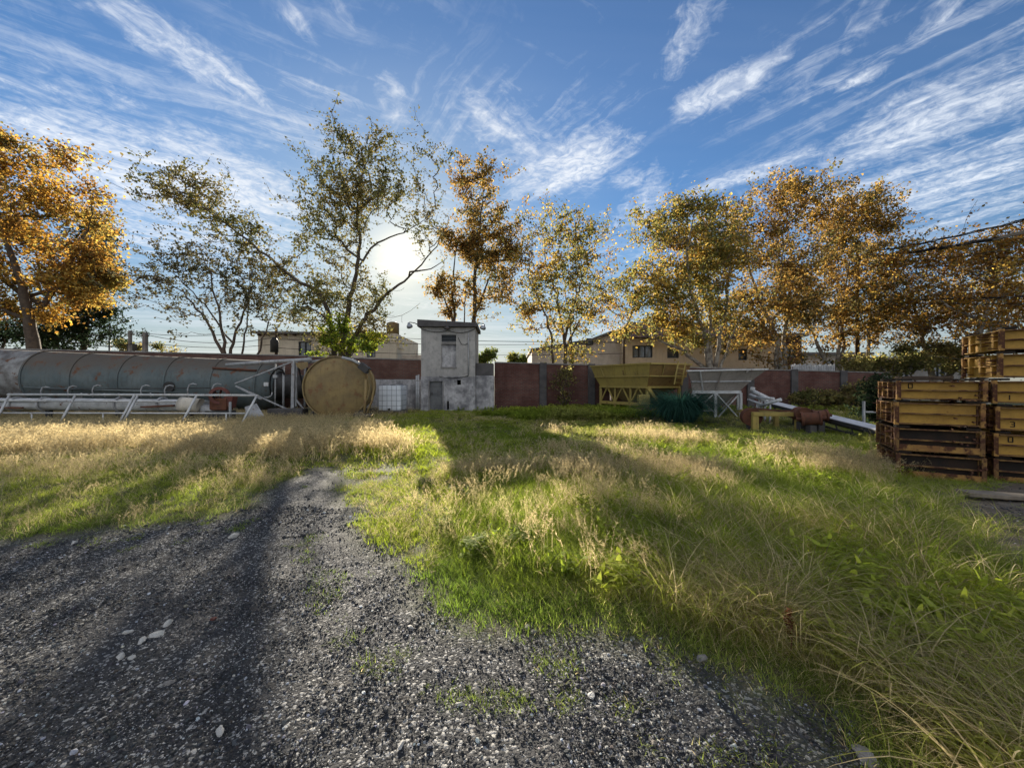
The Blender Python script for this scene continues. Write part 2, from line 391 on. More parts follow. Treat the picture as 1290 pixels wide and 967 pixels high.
M['grass'] = grass_mat('grass_blades')
def glass_mat():
    m, w = new_mat('window_glass'); out_bsdf(w, (.03, .04, .05), .08, spec=.8); return m
M['glass'] = glass_mat()
def plastic():
    m, w = new_mat('milky_plastic')
    oc = w.n('ShaderNodeTexCoord').outputs['Object']
    col = w.mix(w.ramp(w.noise(oc, 2.5, 4), .3, .7), (.86, .87, .88), (.76, .78, .80))
    b = w.n('ShaderNodeBsdfPrincipled', {'Base Color': col, 'Roughness': .4}); t = w.n('ShaderNodeBsdfTranslucent', {'Color': (.9, .93, .97, 1)})
    mx = w.n('ShaderNodeMixShader', {0: .4, 1: b.outputs[0], 2: t.outputs[0]}); w.n('ShaderNodeOutputMaterial', {0: mx.outputs[0]}); return m
M['plastic'] = plastic()
def stone_mat(name, instanced=True):
    m, w = new_mat(name)
    oc = w.n('ShaderNodeTexCoord').outputs['Object']
    if instanced: c = w.n('ShaderNodeAttribute', attribute_name='tint', attribute_type='INSTANCER').outputs[0]
    else: c = w.mix(w.noise(oc, 9, 4), (.50, .48, .44), (.34, .32, .29))
    n = w.noise(oc, 3 if instanced else 22, 4, .65)
    col = w.vmath('SCALE', c, scale=w.ramp(n, .25, .75, .7, 1.25))
    out_bsdf(w, col, .8, n, dist=.01 if not instanced else .1, strength=.5, spec=.35); return m
M['stone'] = stone_mat('loose_stone'); M['rock'] = stone_mat('pale_rock', False)

# ---------------------------------------------------------------- ground regions (metres on the ground)
def gp(px, py):
    Y = EYE * F / (py - CY); return ((px - CX) * Y / F, Y)
def sd_poly(P, poly):
    """signed distance, negative inside"""
    P = np.asarray(P, float); V = np.asarray(poly, float); n = len(V)
    d = np.full(len(P), 1e9); ins = np.zeros(len(P), bool)
    for i in range(n):
        a, b = V[i], V[(i + 1) % n]; e = b - a; w = P - a
        t = np.clip((w @ e) / max(e @ e, 1e-12), 0, 1); q = w - t[:, None] * e
        d = np.minimum(d, np.hypot(q[:, 0], q[:, 1]))
        c = (a[1] <= P[:, 1]) != (b[1] <= P[:, 1])
        with np.errstate(divide='ignore', invalid='ignore'):
            xi = a[0] + (P[:, 1] - a[1]) / (b[1] - a[1]) * e[0]
        ins ^= c & (P[:, 0] < xi)
    return np.where(ins, -d, d)
def vnoise(x, y, s, seed=0):
    """smooth value noise"""
    x = np.asarray(x) / s + 1000.3; y = np.asarray(y) / s + 1000.7
    xi = np.floor(x).astype(np.int64); yi = np.floor(y).astype(np.int64); fx = x - xi; fy = y - yi
    fx = fx * fx * (3 - 2 * fx); fy = fy * fy * (3 - 2 * fy)
    def h(i, j):
        n = (i * 374761393 + j * 668265263 + seed * 974634777) & 0x7fffffff
        n = ((n ^ (n >> 13)) * 1274126177) & 0x7fffffff
        return ((n ^ (n >> 16)) & 0xffff) / 65535.0
    return (h(xi, yi) * (1 - fx) + h(xi + 1, yi) * fx) * (1 - fy) + (h(xi, yi + 1) * (1 - fx) + h(xi + 1, yi + 1) * fx) * fy
def fbm(x, y, s, seed=0):
    return .55 * vnoise(x, y, s, seed) + .3 * vnoise(x, y, s * .45, seed + 1) + .15 * vnoise(x, y, s * .2, seed + 2)

GRAVEL = [(-14, gp(0, 684)[1]), gp(0, 684), gp(150, 668), gp(285, 655), gp(325, 630), gp(362, 606), gp(392, 592), gp(418, 594), gp(428, 612), gp(430, 635), gp(446, 665),
          gp(475, 700), gp(515, 735), gp(530, 760), gp(600, 795), gp(700, 805), gp(800, 822), gp(880, 850), gp(960, 880), gp(1030, 915), gp(1050, 967), (1.3, .2), (1.2, -12), (-14, -12)]
DIRT = [gp(1185, 632), gp(1240, 612), gp(1300, 606), (9, 5.6), (9, 2.4), gp(1330, 780), gp(1260, 745), gp(1215, 690)]
def regions(x, y):
    P = np.stack([x, y], 1)
    sg = sd_poly(P, GRAVEL) + (fbm(x, y, .8, 3) - .5) * np.clip(.09 * y, .22, .75)
    sdirt = sd_poly(P, DIRT) + (fbm(x, y, .7, 9) - .5) * .6
    return sg, sdirt
def terrain(x, y):
    x = np.asarray(x, float); y = np.asarray(y, float)
    sg = sd_poly(np.stack([x.ravel(), y.ravel()], 1), GRAVEL).reshape(x.shape)
    h = .06 * sstep(12.5, 18.5, y) + .09 * sstep(0, 2.2, sg) * (1 - sstep(24, 30, y))
    h = h + (fbm(x, y, 2.6, 21) - .5) * .10 * sstep(-.4, 1.0, sg) + (fbm(x, y, 1.4, 22) - .5) * .035
    rut = np.exp(-((x + 1.55 + .36 * (y - 3)) / .35) ** 2) + np.exp(-((x + .1 + .36 * (y - 3)) / .35) ** 2)
    return h - .03 * rut * sstep(9, 5, y)
def tz(x, y): return float(terrain(np.array([x]), np.array([y]))[0])

def build_ground():
    def axis(lo, hi, dense_lo, dense_hi, step, grow=1.09):
        a = list(np.arange(dense_lo, dense_hi, step)); s = step
        while a[-1] < hi: s *= grow; a.append(a[-1] + s)
        s = step; 
        while a[0] > lo: s *= grow; a.insert(0, a[0] - s)
        return np.array(a)
    xs = axis(-700, 700, -4.5, 4.5, .045); ys = axis(-80, 900, 1.0, 7.0, .04)
    X, Y = np.meshgrid(xs, ys); x, y = X.ravel(), Y.ravel()
    z = terrain(x, y)
    sg, sdirt = regions(x, y)
    z = z + (fbm(x, y, .22, 31) - .5) * .015 * (1 - sstep(8, 14, y)) * (np.abs(x) < 12)
    nx, ny = len(xs), len(ys)
    i = np.arange(nx * ny).reshape(ny, nx)
    q = np.stack([i[:-1, :-1], i[:-1, 1:], i[1:, 1:], i[1:, :-1]], -1).reshape(-1, 4)
    me = bpy.data.meshes.new('ground'); me.vertices.add(nx * ny); me.vertices.foreach_set('co', np.stack([x, y, z], 1).ravel())
    me.loops.add(q.size); me.loops.foreach_set('vertex_index', q.ravel()); me.polygons.add(len(q))
    me.polygons.foreach_set('loop_start', np.arange(0, q.size, 4)); me.polygons.foreach_set('loop_total', np.full(len(q), 4)); me.update()
    me.polygons.foreach_set('use_smooth', np.ones(len(q), bool))
    at_ = me.attributes.new('zone', 'FLOAT_COLOR', 'POINT')
    c = np.ones((nx * ny, 4)); c[:, 0] = sstep(-.25, .35, sg); c[:, 1] = sstep(.25, -.25, sdirt); c[:, 2] = sstep(.9, -.1, np.abs(sg + .15))
    at_.data.foreach_set('color', c.ravel())
    m, w = new_mat('gravel_and_soil')
    oc = w.n('ShaderNodeTexCoord').outputs['Object']
    zn = w.n('ShaderNodeSeparateColor', {0: w.n('ShaderNodeAttribute', attribute_name='zone').outputs[0]})
    v1 = w.n('ShaderNodeTexVoronoi', {'Vector': oc, 'Scale': 62.0, 'Randomness': 1.0}); v2 = w.n('ShaderNodeTexVoronoi', {'Vector': oc, 'Scale': 150.0})
    big = w.noise(oc, .9, 5, .6); mid = w.noise(oc, 7, 5, .65)
    s1 = w.n('ShaderNodeSeparateColor', {0: v1.outputs[1]}).outputs[0]; s2 = w.n('ShaderNodeSeparateColor', {0: v2.outputs[1]}).outputs[1]
    g = w.mix(s1, (.018, .019, .021), (.050, .050, .051))
    g = w.mix(w.ramp(s1, .86, .95), g, (.30, .29, .27)); g = w.mix(w.ramp(s2, .90, .96), g, (.36, .35, .33))
    g = w.mix(w.ramp(mid, .5, .75, 0, .6), g, (.050, .044, .038))
    g = w.mix(w.ramp(big, .48, .70, 0, .4), g, (.085, .079, .072)); g = w.mix(w.ramp(w.noise(w.mapping(oc, loc=(5, 3, 0)), .55, 5, .65), .5, .66, 0, .55), g, (.03, .03, .034))
    soil = w.mix(w.ramp(mid, .35, .7), (.075, .066, .034), (.075, .095, .022))
    soil = w.mix(w.ramp(w.noise(oc, 40, 4), .5, .8), soil, (.14, .115, .06))
    dirt = w.mix(w.ramp(mid, .35, .7), (.09, .072, .055), (.15, .125, .10))
    dirt = w.mix(w.ramp(w.noise(oc, 60, 4), .55, .8), dirt, (.05, .042, .034))
    col = w.mix(zn.outputs[0], g, soil); col = w.mix(zn.outputs[1], col, dirt)
    hgt = w.math('ADD', w.math('MULTIPLY', v1.outputs[0], -1.0), w.math('ADD', w.math('MULTIPLY', v2.outputs[0], -.4), w.math('MULTIPLY', mid, .6)))
    out_bsdf(w, col, .92, hgt, dist=.010, strength=.6, spec=.2)
    me.materials.append(m)
    o = bpy.data.objects.new('ground', me); COL.objects.link(o); tag(o, kind='structure')
build_ground()

# ---------------------------------------------------------------- perimeter wall
WY0, WS = 20.6, .05                                    # wall front face: y = WY0 + WS * x
WANG = math.atan(WS)
def wall_pt(px):
    t = (px - CX) / F; Y = WY0 / (1 - WS * t); return t * Y, Y
def wall_section(name, label, px0, px1, top0, top1, mat, base_mat=None, split=None, group=None, z0=-.25, thick=.22, piers=()):
    x0, y0 = wall_pt(px0); x1, y1 = wall_pt(px1)
    L = math.hypot(x1 - x0, y1 - y0)
    za = EYE + (CY - top0) * y0 / F; zb = EYE + (CY - top1) * y1 / F
    t = thing(name, label, 'wall', (x0, y0, 0), WANG, group)
    zs = split if split else z0
    MB().prism([(0, zs), (L, zs), (L, zb), (0, za)], thick).build('brick_panel', mat, t)
    if split: MB().box(0, L, -.012, thick, z0, split - .003).build('rendered_base', base_mat, t)
    MB().prism([(0, za + .004), (L, zb + .004), (L, zb + .06), (0, za + .06)], thick + .06, Matrix.Translation((0, -.03, 0))).build('coping', M['concrete'], t)
    for p in piers:
        px_, py_ = wall_pt(p); s = math.hypot(px_ - x0, py_ - y0)
        zt = za + (zb - za) * s / L
        MB().box(s - .19, s + .19, -.09, thick + .02, z0, zt + .09).build('pier', M['concrete_dark'], t, bevel=.01)
    return t
wall_section('yard_wall', 'long brown brick wall showing behind the blue grey tank', -420, 386, 430, 449, M['brick_old'])
wall_section('yard_wall', 'brown brick wall with grey rendered base between yellow tank and tower', 388, 530, 450, 454, M['brick_old'], M['plaster_low'], 1.78)
wall_section('yard_wall', 'red brick wall with dark pier between tower and yellow hopper', 623, 768, 457, 461, M['brick'], piers=(684, 745))
wall_section('yard_wall', 'red brick wall behind the grey hopper and fallen conveyor', 770, 1112, 461, 470, M['brick'], piers=(862, 945, 1000, 1062))

# ---------------------------------------------------------------- concrete tower with annex
def build_tower():
    Y = 19.6; s = Y / F
    x0, x1 = (530.5 - CX) * s, (598.5 - CX) * s; W = x1 - x0; zt = EYE + (CY - 412) * s
    t = thing('concrete_tower', 'square two-storey grey plaster tower with boarded upper window and metal door', 'tower', (x0, Y, 0), R(1.5))
    X = lambda px: (px - 530.5) * s
    Z = lambda py: EYE + (CY - py) * s
    holes = [(X(556), X(574.5), Z(462), Z(421.5)), (X(541), X(557.5), Z(518), Z(480)), (X(575.5), X(580.5), Z(484.5), Z(478.5)), (X(562.8), X(565.5), Z(516), Z(505))]
    b = MB().grid_wall(0, W, Z(474) + .003, zt, 0, .22, holes[:1]); b.box(0, .22, .22, W, Z(474) + .003, zt).box(W - .22, W, .22, W, Z(474) + .003, zt).box(.22, W - .22, W - .22, W, Z(474) + .003, zt)
    b.build('wall', M['plaster'], t)
    b = MB().grid_wall(-.012, W + .012, -.1, Z(474), -.015, .22, holes[1:]); b.box(-.012, .2, .22, W, -.1, Z(474)).box(W - .2, W + .012, .22, W, -.1, Z(474)).box(.2, W - .2, W - .22, W, -.1, Z(474))
    b.build('lower_wall', M['plaster_low'], t)
    MB().prism([(X(526.5), Z(412)), (X(601.5), Z(412)), (X(601.5), Z(407)), (X(526.5), Z(403))], W + .36, Matrix.Translation((0, -.2, .006))).build('roof_slab', M['concrete_dark'], t, bevel=.02)
    wf = MB().box(X(556) + .003, X(574.5) - .003, .09, .15, Z(462) + .003, Z(433.5)).build('boarded_window', M['plaster_low'], t)
    MB().box(X(556) + .003, X(574.5) - .003, .0, .16, Z(433.3), Z(430.2)).build('lintel', M['concrete'], t)
    MB().box(X(555), X(575.5), -.05, .06, Z(463.5), Z(462) - .003).build('sill', M['concrete'], t)
    lv = MB()
    for k in range(4): lv.box(X(556) + .004, X(574.5) - .004, .08 + .004 * k, .12 + .004 * k, Z(430) + .02 + k * .085, Z(430) + .07 + k * .085)
    lv.build('louvre', M['frame'], t)
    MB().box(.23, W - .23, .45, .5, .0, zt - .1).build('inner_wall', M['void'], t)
    d = MB().box(X(541) + .01, X(557.5) - .01, .10, .14, .1, Z(480) - .01).build('door', M['door'], t)
    for zz in (.45, 1.0, 1.4): MB().box(X(541) + .09, X(557.5) - .09, .085, .098, zz, zz + .28).build('door_panel', M['door'], d, bevel=.006)
    MB().box(X(543), X(544.4), .05, .098, .98, 1.12).build('handle', M['dark_steel'], d)
    MB().box(X(558), X(559), -.03, -.017, .1, Z(480)).box(X(539.8), X(540.8), -.03, -.017, .1, Z(480)).build('door_frame', M['concrete'], t)
    # cables sagging across the front
    def sag(a, b_, drop, n=10): return [a.lerp(b_, i / n) + Vector((0, 0, -drop * 4 * (i / n) * (1 - i / n))) for i in range(n + 1)]
    for (p, q, dr) in (((531, 414), (564, 416), .12), ((564, 416), (598, 414), .16), ((553, 474), (590, 473), .10)):
        MB().tube(sag(Vector((X(p[0]), -.05, Z(p[1]))), Vector((X(q[0]), -.05, Z(q[1]))), dr), .014, 5).build('cable', M['rubber'], t)
    MB().tube([Vector((X(577), -.03, Z(425))), Vector((X(581), -.03, Z(433))), Vector((X(586), -.03, Z(434))), Vector((X(590), -.03, Z(432)))], .012, 5).build('cable', M['rubber'], t)
    MB().tube([Vector((X(590), -.03, Z(419))), Vector((X(590), -.03, Z(472)))], .03, 8).build('conduit', M['pale_steel'], t)
    # lamps on arms left and right, broken lamp in the middle
    for px_, py_, sx, lab in ((517.5, 411, -1, 'left'), (609, 412.5, 1, 'right')):
        bx = X(528) if sx < 0 else X(599.5)
        a = MB().tube([Vector((bx, -.1, Z(410))), Vector((bx + sx * .18, -.22, Z(407.6))), Vector((X(px_), -.3, Z(py_ - 4)))], .022, 6)
        arm = a.build('lamp_arm', M['dark_steel'], t)
        MB().lathe([(.02, .16), (.05, .13), (.07, .07), (.14, 0), (.155, -.09), (.11, -.14), (.001, -.15)], Matrix.Translation((X(px_), -.3, Z(py_))) @ Matrix.Rotation(R(sx * 18), 4, 'Y'), 16).build('lamp_shade', M['galv'], arm)
    m = MB().tube([Vector((X(564), -.0, Z(413))), Vector((X(564), -.22, Z(412)))], .03, 6); m.lathe([(.02, .12), (.14, .02), (.15, -.05), (.001, -.06)], Matrix.Translation((X(564), -.24, Z(414))), 12)
    m.build('bulkhead_lamp', M['dark_steel'], t)
    # annex to the right
    ax1 = X(622); 
    a = thing('low_annex', 'low stained concrete annex with blackened top beside the tower', 'annex', (x0, Y, 0), R(1.5))
    MB().box(W + .016, ax1, .12, 1.6, -.1, Z(473)).build('wall', M['plaster_low'], a, bevel=.01)
    MB().box(W + .016, ax1 - .03, .16, 1.56, Z(473) + .004, Z(457)).build('parapet', M['concrete_dark'], a, bevel=.01)
    # pipes at the left corner of the tower
    for k, (p, dm) in enumerate(((525.2, .05), (527.6, .04))):
        o = MB().tube([Vector((0, 0, 0)), Vector((0, 0, 1.95 + .05 * k))], dm, 10)
        o.lathe([(dm + .02, .9), (dm + .02, .96)], None, 10)
        ob = o.build('drain_pipe', M['pale_steel'], loc=((p - CX) * s, Y - .05, .02))
        tag(ob, 'upright grey drain pipe at tower corner, the ' + ('thicker outer one' if k == 0 else 'thinner one touching the wall'), 'pipe', 'drain pipes beside the tower')
build_tower()

# ---------------------------------------------------------------- intermediate bulk container
def build_ibc():
    Y = 17.6; s = Y / F; W = 30 * s
    x0 = (475.5 - CX) * s; zb = EYE + (CY - 517.5) * s; zt = EYE + (CY - 485) * s
    t = thing('water_container', 'white caged plastic water container on a pallet against the wall', 'container', (x0, Y, 0))
    MB().box(.03, W - .03, .03, W - .03, zb + .02, zt - .02).build('bottle', M['plastic'], t, bevel=.06)
    c = MB()
    n = 5
    for i in range(n + 1):
        x = W * i / n
        for y in (0, W): c.tube([(x, y, zb), (x, y, zt)], .009, 6)
        for x2 in (0, W): c.tube([(x2, x, zb), (x2, x, zt)], .012, 6)
    for j in range(6):
        z = zb + (zt - zb) * j / 5
        c.tube([(0, 0, z), (W, 0, z), (W, W, z), (0, W, z), (0, 0, z)], .009, 6)
    c.build('cage', M['galv'], t)
    MB().lathe([(.001, .06), (.11, .06), (.11, 0)], Matrix.Translation((W / 2, W / 2, zt - .02)), 20).build('lid', M['dark_steel'], t)
    MB().tube([(W / 2, .05, zb + .08), (W / 2, -.1, zb + .08)], .05, 10).build('valve', M['dark_steel'], t)
    p = MB()
    for i in range(3): p.box(i * (W / 2 - .06), i * (W / 2 - .06) + .12, 0, W, zb - .15, zb - .03)
    for i in range(5): p.box(0, W, i * W / 5 + .01, i * W / 5 + .15, zb - .03, zb - .008)
    for i in range(2): p.box(.1 + i * (W - .35), .25 + i * (W - .35), .05, W - .05, .12, zb - .153)
    p.build('pallet', M['pallet'], t)
build_ibc()

# ---------------------------------------------------------------- long lying tank
def frame_M(a, b):
    d = (Vector(b) - Vector(a)); z = d.normalized(); x = Vector((0, 0, 1)).cross(z).normalized(); y = z.cross(x)
    m = Matrix((x, y, z)).transposed().to_4x4(); return Matrix.Translation(a) @ m, d.length
def build_tank():
    A = at(-75, 0, 17.3); A.z = 2.02; B = at(346, 0, 18.7); B.z = 1.45
    base = Vector(((A.x + B.x) / 2, (A.y + B.y) / 2, 0)); a, b = A - base, B - base
    t = thing('storage_tank', 'long faded blue green cylindrical tank lying along the wall', 'tank', base)
    Mx, L = frame_M(a, b); r = 1.2
    MB().lathe([(r, 4.4), (r, L - .35), (r * .97, L - .15), (r * .86, L + .08), (r * .6, L + .25)], Mx, 56).build('shell', M['tank'], t)
    MB().lathe([(.001, -.35), (r * .6, -.28), (r * .9, -.1), (r, 0.1), (r + .004, 4.39)], Mx, 56).build('end_section', M['tank_end'], t)
    for k in range(8):
        z = 4.4 + k * 1.9
        if z > L - .3: break
        MB().lathe([(r - .01, z), (r + .035, z), (r + .035, z + .07), (r - .01, z + .07)], Mx, 56, smooth=False).build('ring', M['tank'], t)
    # narrower outlet at the right end with cone
    MB().lathe([(r * .62, L + .2), (.58, L + .25), (.58, L + 1.25), (.3, L + 1.6), (.001, L + 1.6)], Mx, 40).build('outlet', M['dark_steel'], t)
    # saddle cradles
    for z in (1.2, 6.5, 12.0, L - 1.5):
        p = Mx @ Vector((0, 0, z))
        MB().box(p.x - .15, p.x + .15, p.y - .9, p.y + .9, 0.0, p.z - .75).build('cradle', M['concrete'], t)
    # pipe rail along the belly and dark stain hatch
    q = [Mx @ (Matrix.Rotation(R(0), 4, 'Z') @ Vector((r * math.cos(R(200)) , r * math.sin(R(200)) , z))) for z in (3, L - 1)]
    front = [(-(Mx.to_3x3() @ Vector((1, 0, 0))))]
    sgn = -1 if (Mx.to_3x3() @ Vector((1, 0, 0))).y > 0 else 1
    def surf(ang, z, off=.0):  # ang from front (0) up (90)
        return Mx @ Vector((sgn * (r + off) * math.cos(R(ang)), (r + off) * math.sin(R(ang)) * (1 if (Mx.to_3x3() @ Vector((0, 1, 0))).z > 0 else -1), z))
    MB().tube([surf(-20, 4.6, .06), surf(-20, L - 2.0, .06)], .03, 8).build('pipe', M['tank'], t)
    hb = MB()
    c0 = surf(-8, 10.6, .03)
    hb.tube([surf(-8, 10.4, -.02), surf(-8, 10.4, .09)], .22, 16)
    hb.build('hatch', M['dark_steel'], t)
    fb = MB(); fb.tube([surf(34, L - .3, .05), surf(36, L - 2.2, .05)], .05, 6); fb.build('bracket', M['rust'], t)
    return surf
surf = build_tank()

def build_leg_frame():
    Y = 16.9
    o = at(372, 0, Y); o.z = 0
    t = thing('silo_leg_frame', 'fallen pale steel leg frame with diagonal braces between the two tanks', 'frame', o)
    P = lambda px, py, dy=0: at(px, py, Y + dy) - o
    MB().bar(P(370, 453), P(369, 514), .13, .13).build('post', M['pale_steel'], t, bevel=.008)
    MB().bar(P(373.5, 455, .5), P(373, 512, .5), .10, .10).build('post', M['pale_steel'], t, bevel=.008)
    MB().tube([P(285, 459.5, .1), P(340, 455.5, .1), P(392, 452.5, 0)], .075, 10).build('top_rail', M['pale_steel'], t)
    MB().tube([P(384, 457, .2), P(428, 450.5, .1), P(432, 451, .1)], .06, 10).build('top_rail', M['pale_steel'], t)
    for a, b in (((296, 483), (367, 456)), ((297, 486), (366, 517)), ((373, 503), (384, 517)), ((330, 503), (297, 486)), ((384, 528), (396, 517))):
        MB().bar(P(*a, .05), P(*b, .02), .07, .05).build('brace', M['pale_steel'], t)
    for px_, w_ in ((347, .03), (357.5, .045), (384.5, .05)):
        MB().tube([P(px_, 458, .25), P(px_ - .5, 512, .25)], w_, 8).build('strut', M['pale_steel'], t)
    MB().tube([P(376, 463, .1), P(382.5, 490, .1)], .035, 6).tube([P(387, 464, .1), P(385, 492, .1)], .035, 6).build('hanging_strap', M['rubber'], t)
    MB().tube([P(341, 500, .3), P(340, 484, .2), P(341, 474, .2), P(345, 468, .2), P(350, 464, .2), P(356, 466, .2), P(358, 472, .2)], .035, 8).build('hose', M['rubber'], t)
    MB().tube([P(333, 500, .3), P(338, 500.5, .2), P(342, 498, .2), P(343, 494, .2)], .03, 8).build('hose', M['pale_steel'], t)
    MB().box(-.1, .1, -.06, .06, -.09, .09, Matrix.Translation(P(336, 484, .2))).build('control_box', M['white_steel'], t, bevel=.01)
    MB().box(-.09, .09, -.06, .06, -.07, .07, Matrix.Translation(P(347, 474, .2))).build('control_box', M['pale_steel'], t, bevel=.01)
    MB().add([P(372, 457, -.1), P(388, 455.5, -.1), P(388, 462, -.1), (P(380, 466, -.1)), P(374, 462, -.1), P(372, 457, -.06), P(388, 455.5, -.06), P(388, 462, -.06), P(380, 466, -.06), P(374, 462, -.06)],
             [(0, 1, 2, 3, 4), (9, 8, 7, 6, 5)] + [(i, (i + 1) % 5, (i + 1) % 5 + 5, i + 5) for i in range(5)]).build('yellow_plate', M['silo_yellow'], t)
    # grey tilted sheet and rubble box in front
    m = MB().hull([P(308, 513, -1.6), P(322, 509, -1.2), P(333, 527, -1.4), P(312, 528, -1.7)], [p + Vector((.02, .03, .03)) for p in (P(308, 513, -1.6), P(322, 509, -1.2), P(333, 527, -1.4), P(312, 528, -1.7))])
    s = m.build('steel_sheet', M['pale_steel']); s.location = o; tag(s, 'bent grey steel sheet leaning beside the white guard rail', 'metal sheet')
    p0 = at(336, 0, 16.2); k = MB().box(0, 1.5, 0, .5, 0.05, .5).build('concrete_block', M['concrete_dark'], loc=(p0.x, p0.y, 0), bevel=.03); tag(k, 'long dark concrete block under the fallen leg frame', 'block')
build_leg_frame()

def build_yellow_silo():
    Y = 16.2; c = at(424, 488, Y); r = 38.5 * Y / F; base = Vector((c.x, c.y, 0))
    t = thing('yellow_silo', 'rusty ochre yellow silo lying with its round end towards the yard', 'tank', base)
    a = Vector((0, 0, c.z)); b = a + Vector((-.42, 2.1, .04))
    Mx, L = frame_M(a, b)
    MB().lathe([(r, .05), (r, L)], Mx, 56).build('shell', M['silo_yellow'], t)
    MB().lathe([(.001, -.10), (r * .4, -.085), (r * .8, -.035), (r - .01, .045)], Mx, 56).build('end_plate', M['silo_yellow'], t)
    MB().lathe([(r + .003, -.02), (r + .05, -.02), (r + .05, .07), (r + .003, .07)], Mx, 56, smooth=False).build('rim', M['silo_yellow'], t)
    MB().lathe([(r + .003, 1.0), (r + .05, 1.0), (r + .05, 1.08), (r + .003, 1.08)], Mx, 56, smooth=False).build('rim', M['silo_yellow'], t)
    P = lambda px, py, dy=-.2: at(px, py, Y + dy) - base
    MB().tube([P(431, 450), P(444, 453.5), P(455, 459)], .06, 8).build('feed_pipe', M['pale_steel'], t)
    MB().box(-.22, .22, -.12, .12, -.14, .14, Matrix.Translation(P(459, 463.5)) @ Matrix.Rotation(R(38), 4, 'Y')).build('valve_box', M['dark_steel'], t, bevel=.02)
    MB().tube([P(465, 466), P(470, 474), P(471.5, 487), P(468.5, 505), P(460, 526)], .045, 8).build('edge_pipe', M['silo_yellow'], t)
    MB().tube([P(461, 478), P(460, 505), P(458.5, 527)], .055, 8).build('leg', M['silo_yellow'], t)
    MB().box(-.35, .35, -.2, .2, -.15, .12, Matrix.Translation(Vector((P(458, 0).x, -.2, .2)))).build('foot', M['concrete_dark'], t, bevel=.02)
    MB().box(-1.1, 1.1, .2, .5, 0, c.z - r * .78).box(-1.1, 1.1, 1.4, 1.7, 0, c.z - r * .78).build('cradle', M['concrete_dark'], t)
build_yellow_silo()

